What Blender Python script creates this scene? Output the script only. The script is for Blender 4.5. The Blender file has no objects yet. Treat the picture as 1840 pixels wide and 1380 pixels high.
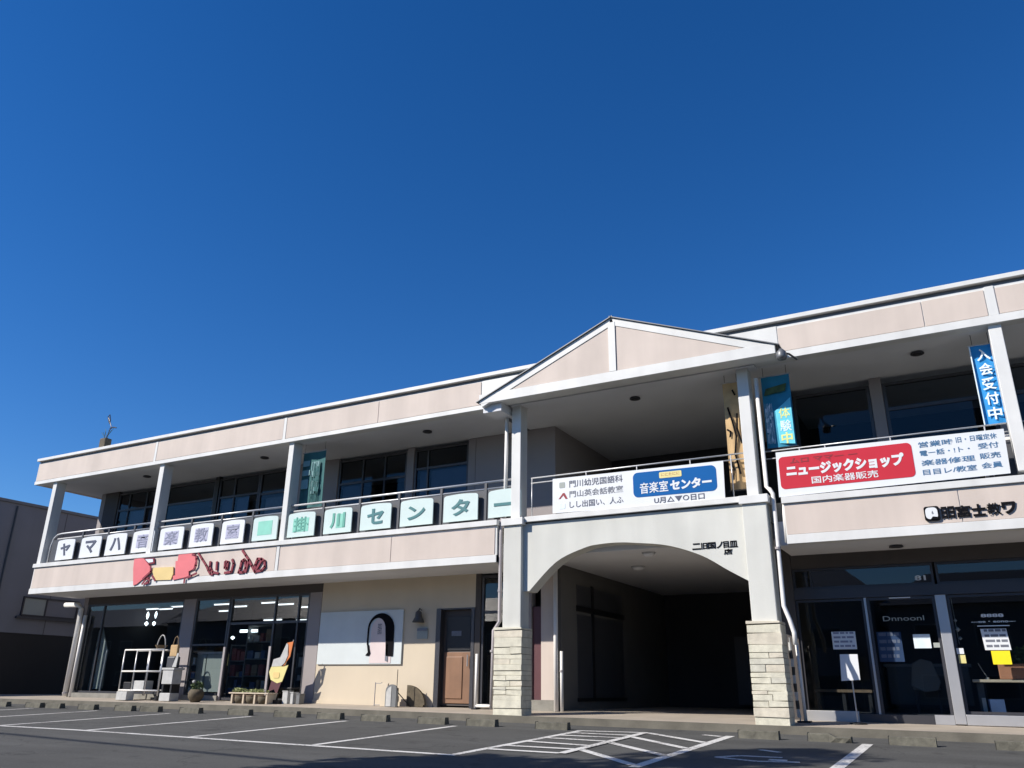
import bpy, math, random
from mathutils import Vector, Matrix
random.seed(7)
D, C = bpy.data, bpy.context
scene = C.scene
COL = scene.collection

# ------------------------------------------------------------------ camera
EYE = Vector((0.0, 0.0, 0.5))
tilt, roll, head = math.radians(20.594), math.radians(0.7438), math.radians(-29.059)
fw = Vector((math.sin(head)*math.cos(tilt), math.cos(head)*math.cos(tilt), math.sin(tilt)))
rt = Vector((math.cos(head), -math.sin(head), 0.0))
up = rt.cross(fw)
cr, sr = math.cos(roll), math.sin(roll)
crt, cup = cr*rt + sr*up, -sr*rt + cr*up
cam = D.objects.new('camera', D.cameras.new('camera'))
COL.objects.link(cam)
cam.matrix_world = Matrix(((crt.x, cup.x, -fw.x, EYE.x), (crt.y, cup.y, -fw.y, EYE.y), (crt.z, cup.z, -fw.z, EYE.z), (0, 0, 0, 1)))
cam.data.sensor_width = 36.0
cam.data.lens = 1453.9/1840*36
cam.data.clip_end = 3000
scene.camera = cam

# ------------------------------------------------------------------ light
SUN = Vector((-0.96, -1.0, 1.013)).normalized()         # towards the sun
el = math.asin(SUN.z)
az = math.atan2(SUN.x, SUN.y)                            # compass angle from +Y
world = D.worlds.new('World'); scene.world = world; world.use_nodes = True
wn, wl = world.node_tree.nodes, world.node_tree.links
sky = wn.new('ShaderNodeTexSky'); sky.sky_type = 'NISHITA'; sky.sun_disc = False
sky.sun_elevation = el; sky.sun_rotation = az
sky.altitude = 400; sky.air_density = 1.0; sky.dust_density = 0.0; sky.ozone_density = 6.0
hsv = wn.new('ShaderNodeHueSaturation'); hsv.inputs['Saturation'].default_value = 1.24; hsv.inputs['Hue'].default_value = 0.508
wl.new(sky.outputs[0], hsv.inputs['Color']); wl.new(hsv.outputs[0], wn['Background'].inputs[0])
wn['Background'].inputs[1].default_value = 0.095
sl = D.lights.new('sun', 'SUN'); sl.energy = 4.7; sl.angle = math.radians(0.53); sl.color = (1.0, 0.94, 0.86)
sun = D.objects.new('sun', sl); COL.objects.link(sun)
sun.rotation_euler = (-SUN).to_track_quat('-Z', 'Y').to_euler()
vs = scene.view_settings
vs.view_transform = 'Standard'; vs.look = 'None'; vs.gamma = 1.0; vs.exposure = 0.46; vs.use_curve_mapping = False

# ------------------------------------------------------------------ materials
def new_mat(name):
    m = D.materials.new(name); m.use_nodes = True
    return m, m.node_tree.nodes, m.node_tree.links, m.node_tree.nodes['Principled BSDF']
def mat(name, col, rough=0.7, var=0.06, scale=3.0, bump=0.0, bscale=60.0, metal=0.0, streak=0.0, spec=0.5, fine=0.0, fscale=120.0):
    """plain surface: base colour broken up by noise at two sizes, optional rain streaks and fine relief"""
    m, n, l, b = new_mat(name)
    b.inputs['Roughness'].default_value = rough; b.inputs['Metallic'].default_value = metal
    b.inputs['Specular IOR Level'].default_value = spec
    geo = n.new('ShaderNodeNewGeometry')
    def noise(sc, det=4, stretch=None):
        t = n.new('ShaderNodeTexNoise'); t.inputs['Scale'].default_value = sc; t.inputs['Detail'].default_value = det
        if stretch:
            mp = n.new('ShaderNodeMapping'); mp.inputs['Scale'].default_value = stretch
            l.new(geo.outputs['Position'], mp.inputs[0]); l.new(mp.outputs[0], t.inputs[0])
        else: l.new(geo.outputs['Position'], t.inputs[0])
        return t
    def rng(t, lo, hi, a=0.3, c=0.7):
        r = n.new('ShaderNodeMapRange'); r.inputs[1].default_value = a; r.inputs[2].default_value = c
        r.inputs[3].default_value = lo; r.inputs[4].default_value = hi; l.new(t.outputs[0], r.inputs[0]); return r
    val = rng(noise(scale), 1-var, 1+var)
    def mul(a, c):
        q = n.new('ShaderNodeMath'); q.operation = 'MULTIPLY'; l.new(a.outputs[0], q.inputs[0]); l.new(c.outputs[0], q.inputs[1]); return q
    if streak: val = mul(val, rng(noise(1.0, 5, (2.2, 2.2, 0.25)), 1-streak, 1.0, 0.35, 0.65))
    if fine: val = mul(val, rng(noise(fscale, 2), 1-fine, 1+fine))
    mix = n.new('ShaderNodeVectorMath'); mix.operation = 'SCALE'; mix.inputs[0].default_value = col[:3]
    l.new(val.outputs[0], mix.inputs['Scale']); l.new(mix.outputs[0], b.inputs['Base Color'])
    if bump:
        bp = n.new('ShaderNodeBump'); bp.inputs['Strength'].default_value = bump; bp.inputs['Distance'].default_value = 0.01
        t = noise(bscale, 3); l.new(t.outputs[0], bp.inputs['Height']); l.new(bp.outputs[0], b.inputs['Normal'])
    return m
def glass_mat(name, tint, ior=1.5):
    m, n, l, b = new_mat(name); n.remove(b)
    tr = n.new('ShaderNodeBsdfTransparent'); tr.inputs[0].default_value = (*tint, 1)
    gl = n.new('ShaderNodeBsdfGlossy'); gl.inputs['Roughness'].default_value = 0.01
    fr = n.new('ShaderNodeFresnel'); fr.inputs[0].default_value = ior
    mx = n.new('ShaderNodeMixShader')
    g = n.new('ShaderNodeNewGeometry'); iv = n.new('ShaderNodeMath'); iv.operation = 'SUBTRACT'; iv.inputs[0].default_value = 1.0
    l.new(g.outputs['Backfacing'], iv.inputs[1])                 # only the outer face of a pane mirrors
    ml = n.new('ShaderNodeMath'); ml.operation = 'MULTIPLY'; l.new(iv.outputs[0], ml.inputs[0]); l.new(fr.outputs[0], ml.inputs[1])
    l.new(ml.outputs[0], mx.inputs[0]); l.new(tr.outputs[0], mx.inputs[1]); l.new(gl.outputs[0], mx.inputs[2])
    l.new(mx.outputs[0], n['Material Output'].inputs[0])
    return m
def lamp_mat(name, col, s):
    m, n, l, b = new_mat(name)
    b.inputs['Emission Color'].default_value = (*col, 1); b.inputs['Emission Strength'].default_value = s
    return m
M = {}
M['pink'] = mat('pink_beige_panel', (0.60, 0.515, 0.45), 0.75, 0.05, 1.2, 0.15, 90, streak=0.11)
M['white'] = mat('white_painted_trim', (0.68, 0.68, 0.655), 0.55, 0.05, 2.0, 0.06, 60, streak=0.12)
M['stucco'] = mat('offwhite_stucco', (0.60, 0.60, 0.55), 0.85, 0.06, 1.0, 0.3, 70, streak=0.10)
M['soffit'] = mat('grey_white_soffit', (0.66, 0.67, 0.69), 0.8, 0.05, 0.8)
M['cream'] = mat('cream_wall', (0.60, 0.515, 0.39), 0.85, 0.04, 1.0, 0.25, 80, streak=0.04)
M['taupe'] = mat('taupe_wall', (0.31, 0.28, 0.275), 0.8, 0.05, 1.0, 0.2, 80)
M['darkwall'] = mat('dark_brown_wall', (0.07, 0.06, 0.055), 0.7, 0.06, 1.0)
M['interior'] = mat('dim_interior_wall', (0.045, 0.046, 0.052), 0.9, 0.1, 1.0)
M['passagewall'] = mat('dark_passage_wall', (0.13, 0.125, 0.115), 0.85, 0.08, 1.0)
M['black'] = mat('black_paint', (0.012, 0.012, 0.013), 0.5, 0.1)
M['frame'] = mat('bronze_window_frame', (0.055, 0.055, 0.062), 0.4, 0.05, metal=0.3)
M['alu'] = mat('silver_aluminium', (0.50, 0.50, 0.50), 0.38, 0.05, metal=0.55)
M['rail'] = mat('pale_metal_rail', (0.60, 0.60, 0.60), 0.4, 0.05, metal=0.35)
M['infill'] = mat('dark_grey_rail_panel', (0.06, 0.062, 0.068), 0.45, 0.06)
M['pipe'] = mat('white_plastic_pipe', (0.76, 0.74, 0.70), 0.45, 0.04)
M['greypipe'] = mat('grey_plastic_pipe', (0.36, 0.33, 0.33), 0.45, 0.05)
M['glass'] = glass_mat('shop_glass', (0.84, 0.87, 0.88), 1.65)
M['upglass'] = glass_mat('dark_upper_glass', (0.62, 0.66, 0.70), 1.45)
M['concrete'] = mat('grey_concrete', (0.24, 0.23, 0.20), 0.9, 0.18, 4.0, 0.5, 60, fine=0.12)
M['stop'] = mat('weathered_wheel_stop_concrete', (0.135, 0.128, 0.10), 0.95, 0.25, 9.0, 0.8, 50, streak=0.2, fine=0.15)
M['wood'] = mat('orange_brown_wood', (0.25, 0.135, 0.075), 0.5, 0.1, 3.0, streak=0.2)
M['maroon'] = mat('maroon_paint', (0.10, 0.035, 0.04), 0.5, 0.08)
M['signwhite'] = mat('white_sign_board', (0.70, 0.72, 0.73), 0.45, 0.02)
M['mint'] = mat('pale_mint_sign_board', (0.55, 0.66, 0.63), 0.45, 0.03)
M['mint2'] = mat('cool_white_wall_sign', (0.60, 0.645, 0.64), 0.5, 0.03, streak=0.04)
M['lilac'] = mat('lilac_grey_print', (0.42, 0.42, 0.54), 0.5, 0.06, 6)
M['teal'] = mat('mint_green_print', (0.22, 0.56, 0.44), 0.5, 0.06, 6)
M['navyink'] = mat('navy_ink', (0.07, 0.08, 0.12), 0.5, 0.05)
M['greyink'] = mat('grey_ink', (0.16, 0.17, 0.20), 0.5, 0.15, 8)
M['tealink'] = mat('dark_teal_ink', (0.03, 0.16, 0.17), 0.5, 0.05)
M['lilacink'] = mat('slate_lilac_ink', (0.24, 0.25, 0.33), 0.5, 0.05)
M['greenink'] = mat('green_ink', (0.10, 0.36, 0.28), 0.5, 0.05)
M['blue'] = mat('signal_blue_print', (0.0, 0.10, 0.33), 0.6, 0.03, spec=0.15)
M['red'] = mat('signal_red_print', (0.52, 0.03, 0.05), 0.6, 0.03, spec=0.15)
M['darkred'] = mat('dark_red_ink', (0.25, 0.012, 0.02), 0.5, 0.05)
M['blueink'] = mat('steel_blue_ink', (0.06, 0.16, 0.30), 0.5, 0.2, 12)
M['yellow'] = mat('pale_yellow_print', (0.70, 0.62, 0.25), 0.5, 0.04)
M['brightyellow'] = mat('bright_yellow_card', (0.85, 0.68, 0.01), 0.5, 0.03)
M['signpink'] = mat('salmon_pink_sign', (0.70, 0.16, 0.17), 0.5, 0.05)
M['signyellow'] = mat('mustard_sign', (0.72, 0.54, 0.22), 0.5, 0.05)
M['signmaroon'] = mat('dark_maroon_letters', (0.22, 0.015, 0.03), 0.5, 0.1)
M['ink'] = mat('black_ink', (0.008, 0.008, 0.010), 0.8, 0.05, spec=0.05)
M['clothteal'] = mat('teal_banner_cloth', (0.02, 0.22, 0.34), 0.8, 0.12, 5)
M['clothdull'] = mat('dull_green_teal_cloth', (0.035, 0.13, 0.13), 0.85, 0.12, 5)
M['dimprint'] = mat('dim_teal_print', (0.20, 0.34, 0.34), 0.85, 0.1, 6)
M['clothblue'] = mat('sky_blue_banner_cloth', (0.015, 0.24, 0.56), 0.8, 0.10, 4)
M['clothsunlit'] = mat('sunlit_cyan_banner_cloth', (0.14, 0.60, 0.75), 0.8, 0.15, 6)  # lighter copy of the teal cloth, for its part in direct sun
M['clothtan'] = mat('tan_banner_cloth', (0.50, 0.34, 0.17), 0.85, 0.12, 5)
M['paleprint'] = mat('pale_banner_print', (0.70, 0.80, 0.84), 0.8, 0.1, 6)
M['yellowprint'] = mat('yellow_banner_print', (0.72, 0.76, 0.30), 0.8, 0.1, 6)
M['hazyblue'] = mat('grey_blue_siding', (0.22, 0.22, 0.235), 0.8, 0.06, 0.7, streak=0.06)
M['panelgrey'] = mat('frosted_grey_green_board', (0.34, 0.37, 0.34), 0.7, 0.05, 1.5)
M['stone0'] = mat('cream_stone', (0.62, 0.59, 0.47), 0.9, 0.14, 7.0, 0.6, 60, fine=0.08)
M['stone1'] = mat('buff_stone', (0.60, 0.55, 0.44), 0.9, 0.14, 7.0, 0.6, 60, fine=0.08)
M['stone2'] = mat('grey_buff_stone', (0.54, 0.52, 0.43), 0.9, 0.16, 7.0, 0.6, 60, fine=0.08)
M['mortar'] = mat('grey_mortar', (0.30, 0.27, 0.21), 0.95, 0.1, 8)
M['terracotta'] = mat('terracotta', (0.50, 0.22, 0.12), 0.8, 0.08, 6)
M['potbrown'] = mat('mossy_brown_pot', (0.10, 0.08, 0.05), 0.85, 0.25, 15)
M['crate'] = mat('weathered_crate', (0.16, 0.11, 0.07), 0.85, 0.2, 12)
M['leaf'] = mat('leaf_green', (0.06, 0.10, 0.03), 0.7, 0.35, 9)
M['drygreen'] = mat('pale_green_leaf', (0.30, 0.33, 0.14), 0.7, 0.3, 9)
M['bark'] = mat('bark', (0.10, 0.08, 0.06), 0.9, 0.2, 8)
M['orange'] = mat('orange_flag_cloth', (0.66, 0.20, 0.06), 0.8, 0.06)
M['beigetop'] = mat('beige_counter_top', (0.52, 0.43, 0.32), 0.5, 0.05, 4)
M['tube'] = lamp_mat('lit_tube', (0.9, 0.95, 1.0), 1.6)
M['bulb'] = lamp_mat('lit_bulb', (0.85, 0.95, 1.0), 3.0)
M['roofmetal'] = mat('dark_roof_metal', (0.16, 0.165, 0.17), 0.45, 0.08, metal=0.4)
M['goods0'] = mat('goods_white', (0.46, 0.46, 0.44), 0.6, 0.1, 9)
M['goods1'] = mat('goods_red', (0.25, 0.05, 0.04), 0.6, 0.1, 9)
M['goods2'] = mat('goods_blue', (0.05, 0.09, 0.2), 0.6, 0.1, 9)
M['goods3'] = mat('goods_kraft', (0.25, 0.17, 0.09), 0.6, 0.1, 9)
M['chair'] = mat('grey_chair_plastic', (0.16, 0.165, 0.165), 0.5, 0.05)

def asphalt():
    m, n, l, b = new_mat('worn_asphalt')
    b.inputs['Roughness'].default_value = 0.9; b.inputs['Specular IOR Level'].default_value = 0.25
    geo = n.new('ShaderNodeNewGeometry')
    def nz(sc, det=3, st=None):
        t = n.new('ShaderNodeTexNoise'); t.inputs['Scale'].default_value = sc; t.inputs['Detail'].default_value = det
        mp = n.new('ShaderNodeMapping'); mp.inputs['Scale'].default_value = st or (1, 1, 1)
        l.new(geo.outputs['Position'], mp.inputs[0]); l.new(mp.outputs[0], t.inputs[0]); return t
    def ramp(t, a, c, lo, hi):
        r = n.new('ShaderNodeMapRange'); r.inputs[1].default_value = a; r.inputs[2].default_value = c
        r.inputs[3].default_value = lo; r.inputs[4].default_value = hi; l.new(t.outputs[0], r.inputs[0]); return r
    fs = [ramp(nz(0.35, 4), 0.3, 0.7, 0.86, 1.12), ramp(nz(1.2, 5, (0.35, 1.6, 1)), 0.35, 0.65, 0.90, 1.06), ramp(nz(160, 2), 0.25, 0.75, 0.62, 1.42), ramp(nz(45, 2), 0.3, 0.7, 0.86, 1.15)]
    vo = n.new('ShaderNodeTexVoronoi'); vo.feature = 'DISTANCE_TO_EDGE'; vo.inputs['Scale'].default_value = 0.33
    wob = nz(1.6, 4); ad = n.new('ShaderNodeVectorMath'); ad.operation = 'ADD'
    l.new(geo.outputs['Position'], ad.inputs[0]); l.new(wob.outputs['Color'], ad.inputs[1]); l.new(ad.outputs[0], vo.inputs['Vector'])
    fs.append(ramp(vo, 0.0, 0.006, 0.62, 1.0))
    fs.append(ramp(nz(2.3, 5), 0.30, 0.40, 0.72, 1.0)); fs.append(ramp(nz(420, 1), 0.3, 0.7, 0.8, 1.2)); fs.append(ramp(nz(0.6, 6, (0.15, 1.8, 1)), 0.38, 0.52, 0.88, 1.0))
    v = fs[0]
    for q in fs[1:]:
        k = n.new('ShaderNodeMath'); k.operation = 'MULTIPLY'; l.new(v.outputs[0], k.inputs[0]); l.new(q.outputs[0], k.inputs[1]); v = k
    s = n.new('ShaderNodeVectorMath'); s.operation = 'SCALE'; s.inputs[0].default_value = (0.083, 0.083, 0.079)
    l.new(v.outputs[0], s.inputs['Scale']); l.new(s.outputs[0], b.inputs['Base Color'])
    bp = n.new('ShaderNodeBump'); bp.inputs['Strength'].default_value = 0.5; bp.inputs['Distance'].default_value = 0.008
    t = nz(110, 2); l.new(t.outputs[0], bp.inputs['Height']); l.new(bp.outputs[0], b.inputs['Normal'])
    return m
M['asphalt'] = asphalt()
def roadpaint():
    m, n, l, b = new_mat('worn_road_paint'); b.inputs['Roughness'].default_value = 0.7
    geo = n.new('ShaderNodeNewGeometry')
    t = n.new('ShaderNodeTexNoise'); t.inputs['Scale'].default_value = 30; t.inputs['Detail'].default_value = 6; l.new(geo.outputs['Position'], t.inputs[0])
    t2 = n.new('ShaderNodeTexNoise'); t2.inputs['Scale'].default_value = 1.5; l.new(geo.outputs['Position'], t2.inputs[0])
    a = n.new('ShaderNodeMath'); a.operation = 'MULTIPLY_ADD'; a.inputs[1].default_value = 0.6; l.new(t2.outputs[0], a.inputs[0]); l.new(t.outputs[0], a.inputs[2])
    r = n.new('ShaderNodeMapRange'); r.inputs[1].default_value = 0.62; r.inputs[2].default_value = 0.78; l.new(a.outputs[0], r.inputs[0])
    mx = n.new('ShaderNodeMix'); mx.data_type = 'RGBA'
    mx.inputs['A'].default_value = (0.22, 0.21, 0.20, 1); mx.inputs['B'].default_value = (0.62, 0.61, 0.58, 1)
    l.new(r.outputs[0], mx.inputs['Factor']); l.new(mx.outputs['Result'], b.inputs['Base Color'])
    return m
M['paint'] = roadpaint()
M['kerbstone'] = mat('dark_kerb_concrete', (0.13, 0.12, 0.095), 0.95, 0.2, 3.0, 0.5, 60, fine=0.12)
M['curtain'] = mat('grey_blue_curtain', (0.30, 0.34, 0.42), 0.9, 0.08, 3)
M['pave'] = mat('beige_concrete_pavement', (0.36, 0.31, 0.25), 0.9, 0.12, 1.3, 0.4, 60, fine=0.1)

# ------------------------------------------------------------------ mesh helpers
class MB:
    def __init__(s): s.v, s.f = [], []
    def add(s, vs, fs):
        o = len(s.v); s.v += [tuple(p) for p in vs]; s.f += [tuple(o+i for i in f) for f in fs]; return s
    def box(s, x0, x1, y0, y1, z0, z1):
        return s.add([(x0,y0,z0),(x1,y0,z0),(x1,y1,z0),(x0,y1,z0),(x0,y0,z1),(x1,y0,z1),(x1,y1,z1),(x0,y1,z1)],
                     [(3,2,1,0),(4,5,6,7),(0,1,5,4),(1,2,6,5),(2,3,7,6),(3,0,4,7)])
    def prism(s, pts, y0, y1):
        """outline in the XZ plane, from y0 (front) to y1 (back)"""
        n = len(pts); a = sum(pts[i][0]*pts[(i+1) % n][1]-pts[(i+1) % n][0]*pts[i][1] for i in range(n))
        if a < 0: pts = pts[::-1]
        vs = [(x, y0, z) for x, z in pts]+[(x, y1, z) for x, z in pts]
        fs = [tuple(range(n)), tuple(range(2*n-1, n-1, -1))]
        fs += [(i, n+i, n+(i+1) % n, (i+1) % n) for i in range(n)]
        return s.add(vs, fs)
    def strip(s, top, bot, y0, y1):
        """wall between two polylines (same count), e.g. an arch"""
        n = len(top)
        for i in range(n-1):
            a, b, c, d = bot[i], bot[i+1], top[i+1], top[i]
            s.prism([a, b, c, d], y0, y1)
        return s
    def tube(s, path, r, n=8, cap=True):
        P = [Vector(p) for p in path]; rs = r if isinstance(r, (list, tuple)) else [r]*len(P); o = len(s.v)
        prev = None
        for i, p in enumerate(P):
            d = (P[min(i+1, len(P)-1)]-P[max(i-1, 0)]).normalized()
            a = Vector((0, 0, 1)) if abs(d.z) < 0.9 else Vector((0, 1, 0))
            if prev is not None and abs(prev.dot(d)) < 0.95: a = prev
            u = d.cross(a).normalized(); w = u.cross(d).normalized(); prev = w
            for k in range(n):
                t = 2*math.pi*k/n
                s.v.append(tuple(p+rs[i]*(math.cos(t)*u+math.sin(t)*w)))
        for i in range(len(P)-1):
            for k in range(n):
                s.f.append((o+i*n+k, o+i*n+(k+1) % n, o+(i+1)*n+(k+1) % n, o+(i+1)*n+k))
        if cap:
            s.f.append(tuple(o+k for k in range(n-1, -1, -1))); s.f.append(tuple(o+(len(P)-1)*n+k for k in range(n)))
        return s
    def lathe(s, cx, cy, prof, n=14):
        o = len(s.v)
        for r, z in prof:
            for k in range(n):
                t = 2*math.pi*k/n; s.v.append((cx+r*math.cos(t), cy+r*math.sin(t), z))
        for i in range(len(prof)-1):
            for k in range(n):
                s.f.append((o+i*n+k, o+i*n+(k+1) % n, o+(i+1)*n+(k+1) % n, o+(i+1)*n+k))
        s.f.append(tuple(o+k for k in range(n-1, -1, -1))); s.f.append(tuple(o+(len(prof)-1)*n+k for k in range(n)))
        return s
def bx(*a): return MB().box(*a)
def link(o, parent):
    COL.objects.link(o)
    if parent is not None:
        o.parent = parent
        off = parent.location if parent.parent is None else Vector((0, 0, 0))   # parts themselves sit at the world origin
        o.matrix_parent_inverse = Matrix.Translation(-off)
    return o
def part(name, mb, m, parent=None, bevel=0.0, smooth=False):
    me = D.meshes.new(name); me.from_pydata(mb.v, [], mb.f); me.update()
    if smooth:
        for p in me.polygons: p.use_smooth = True
    me.materials.append(M[m] if isinstance(m, str) else m)
    o = D.objects.new(name, me)
    if bevel:
        b = o.modifiers.new('bevel', 'BEVEL'); b.width = bevel; b.segments = 2; b.limit_method = 'ANGLE'
    return link(o, parent)
def tag(o, label=None, cat=None, group=None, kind=None):
    if label: o['label'] = label
    if cat: o['category'] = cat
    if group: o['group'] = group
    if kind: o['kind'] = kind
    return o
def thing(name, loc, label, cat, group=None):
    o = D.objects.new(name, None); o.location = loc; o.empty_display_size = 0.2
    COL.objects.link(o); return tag(o, label, cat, group)
def struct(name, mb, m): return tag(part(name, mb, m), kind='structure')
def copy_tree(o, delta, parent=None):
    c = o.copy(); COL.objects.link(c)
    if parent is None: c.location = o.location + delta
    else: c.parent = parent
    for ch in list(o.children): copy_tree(ch, delta, c)
    return c
def text(name, body, box, y, m, parent, bold=0.0, depth=0.006, vertical=False, keep=False):
    """lettering in the XZ plane facing -Y, fitted to box (x0, x1, z0, z1)"""
    cu = D.curves.new(name, 'FONT'); cu.body = body; cu.size = 1.0; cu.offset = bold; cu.extrude = 0.01
    cu.resolution_u = 3
    if vertical: cu.align_x = 'CENTER'; cu.space_line = 1.05
    to = D.objects.new(name, cu); COL.objects.link(to)
    dg = C.evaluated_depsgraph_get(); me = D.meshes.new_from_object(to.evaluated_get(dg))
    D.objects.remove(to); D.curves.remove(cu)
    xs = [v.co.x for v in me.vertices]; ys = [v.co.y for v in me.vertices]; zs = [v.co.z for v in me.vertices]
    if not xs: return None
    x0, x1, z0, z1 = box; sx = (x1-x0)/max(1e-6, max(xs)-min(xs)); sz = (z1-z0)/max(1e-6, max(ys)-min(ys))
    if keep: sx = sz = min(sx, sz)
    ax, ay = min(xs), min(ys)
    for v in me.vertices:
        v.co = (x0+(v.co.x-ax)*sx, y+(-depth if v.co.z > 0 else 0.0), z0+(v.co.y-ay)*sz)
    me.update(); me.name = name; me.materials.clear(); me.materials.append(M[m])
    return link(D.objects.new(name, me), parent)
def stroke(pts, w):
    """flat brush stroke along a polyline in XZ, returned as quads outline list"""
    out = []
    for (a, b) in zip(pts[:-1], pts[1:]):
        dx, dz = b[0]-a[0], b[1]-a[1]; L = math.hypot(dx, dz) or 1e-6; ex, ez = dx/L*w*0.3, dz/L*w*0.3
        nx, nz = -dz/L*w/2, dx/L*w/2
        out.append([(a[0]-ex+nx, a[1]-ez+nz), (a[0]-ex-nx, a[1]-ez-nz), (b[0]+ex-nx, b[1]+ez-nz), (b[0]+ex+nx, b[1]+ez+nz)])
    return out
def rrect(x0, x1, z0, z1, r, n=5, corners=(1, 1, 1, 1)):
    pts = []
    for (cx, cz, a0, on, px, pz) in ((x1-r, z0+r, -90, corners[0], x1, z0), (x1-r, z1-r, 0, corners[1], x1, z1), (x0+r, z1-r, 90, corners[2], x0, z1), (x0+r, z0+r, 180, corners[3], x0, z0)):
        if not on: pts.append((px, pz)); continue
        for k in range(n+1):
            a = math.radians(a0+90*k/n); pts.append((cx+r*math.cos(a), cz+r*math.sin(a)))
    return pts

# ------------------------------------------------------------------ ground, pavement, markings
def zfront(x): return -0.05-0.0061*min(max(x, -14), 5)
def zp(x, y): return zfront(x)+0.035*min(max(y-15, 0), 1.9)
def zg(x, y): return zfront(x)-0.12+0.037*(min(max(y, -2.0), 14.8)-14.9)
def sheet(xs, ys, f, dz=0.0):
    mb = MB(); n = len(xs)
    mb.v = [(x, y, f(x, y)+dz) for y in ys for x in xs]
    mb.f = [(j*n+i, j*n+i+1, (j+1)*n+i+1, (j+1)*n+i) for j in range(len(ys)-1) for i in range(n-1)]
    return mb
struct('ground', sheet([-900, -120, -60, -14, 5, 40, 120, 900], [-900, -100, -30, -2, 0, 14.8, 60, 900], zg, 0.0), 'asphalt')
xs = [-28.5, -20, -14, -10, -5, 0, 5, 9]
pv = sheet(xs, [14.92, 15.0, 16.9, 24.3], zp)
struct('sidewalk', pv, 'pave')
kb = MB()
for a, b in zip(xs[:-1], xs[1:]):
    za, zb = zfront(a), zfront(b)
    kb.add([(a,14.78,za-0.2),(b,14.78,zb-0.2),(b,14.80,zb+0.002),(a,14.80,za+0.002),(b,14.92,zb+0.002),(a,14.92,za+0.002)], [(0,1,2,3),(3,2,4,5)])
struct('kerb', kb, 'kerbstone')

def line(name, a, b, w=0.12, dz=0.004):
    (x0, y0), (x1, y1) = a, b; L = math.hypot(x1-x0, y1-y0); nx, ny = -(y1-y0)/L*w/2, (x1-x0)/L*w/2
    n = max(1, int(L/0.7)); mb = MB()
    for i in range(n+1):
        t = i/n; x, y = x0+(x1-x0)*t, y0+(y1-y0)*t
        for sgn in (1, -1): mb.v.append((x+sgn*nx, y+sgn*ny, zg(x+sgn*nx, y+sgn*ny)+dz))
    mb.f = [(2*i+1, 2*i+3, 2*i+2, 2*i) for i in range(n)]
    return struct(name, mb, 'paint')
for x in (-24.0, -21.4, -18.85, -16.3, -13.78, -11.2, -8.65):
    line('parking_line', (x, 9.82), (x, 13.6))
line('parking_line', (-6.22, 9.80), (-6.22, 13.75))
line('parking_line', (-1.65, 9.2), (-1.65, 13.75), 0.15)
line('parking_line', (0.9, 9.2), (0.9, 13.75), 0.15)
line('parking_line', (-3.72, 9.7), (-3.72, 14.05), 0.14)
line('parking_line', (-27, 9.72), (-14, 9.74), 0.12); line('parking_line', (-14, 9.74), (-6.16, 9.72), 0.12)
line('parking_line', (-6.28, 13.72), (-5.1, 13.92), 0.12, 0.008)
line('parking_line', (-4.15, 14.0), (-3.82, 13.85), 0.12, 0.008)
for y0, y1 in ((13.32, 13.36), (12.85, 12.9), (12.35, 12.28), (11.72, 11.6), (11.05, 11.08), (10.54, 10.55)):
    line('hatch_line', (-6.15, y0), (-5.06, y1), 0.13, 0.008)
for a, b in (((-5.12, 13.95), (-3.78, 12.80)), ((-5.12, 13.2), (-3.78, 11.90)), ((-5.08, 12.2), (-3.78, 10.95)), ((-5.0, 11.07), (-3.78, 9.85))):
    line('hatch_line', a, b, 0.13, 0.008)
line('hatch_line', (-5.1, 13.95), (-5.03, 10.5), 0.13, 0.012)
# painted symbol in the wide bay
for a, b in (((-3.15, 11.12), (-2.92, 11.42)), ((-2.92, 11.42), (-2.40, 11.46)), ((-3.15, 11.12), (-2.60, 10.93)), ((-2.60, 10.93), (-2.12, 11.08))):
    line('bay_symbol', a, b, 0.10, 0.004)
line('bay_symbol', (-2.50, 11.12), (-2.28, 11.14), 0.16, 0.008)
line('bay_symbol', (-2.85, 12.25), (-2.55, 12.05), 0.10, 0.004)

# wheel stops
ORD = ['first','second','third','fourth','fifth','sixth','seventh','eighth','ninth','tenth','eleventh','twelfth','thirteenth','fourteenth','fifteenth','sixteenth','seventeenth','eighteenth']
stops = [-23.2, -21.78, -20.95, -19.6, -18.2, -17.3, -15.92, -14.35, -13.02, -11.85, -10.68, -9.3, -8.22, -6.78, -3.22, -2.18, -1.06, 0.28]
def stop_mesh(broken=False):
    mb = MB(); pr = [(-0.075, 0.0), (-0.055, 0.115), (0.05, 0.115), (0.075, 0.0)]; n = 7; o = 0
    L = [(-0.31+0.62*i/(n-1)) for i in range(n)]
    for i, x in enumerate(L):
        for (y, z) in pr:
            j = 0.0
            if broken and i > 3: j = random.uniform(-0.045, 0.0) if z > 0.05 else random.uniform(-0.03, 0.02)
            mb.v.append((x, y+(j if y < 0 else 0)+random.uniform(-.003, .003), max(0, z+(j if z > 0.05 else 0)-0.001+random.uniform(-.002, .002))-0.02*(z < 0.01)))
    for i in range(n-1):
        for k in range(4):
            a, b = i*4+k, i*4+(k+1) % 4
            mb.f.append((a, b, b+4, a+4))
    mb.f.append((0, 1, 2, 3)); e = (n-1)*4; mb.f.append((e+3, e+2, e+1, e))
    return mb
proto = None
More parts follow.
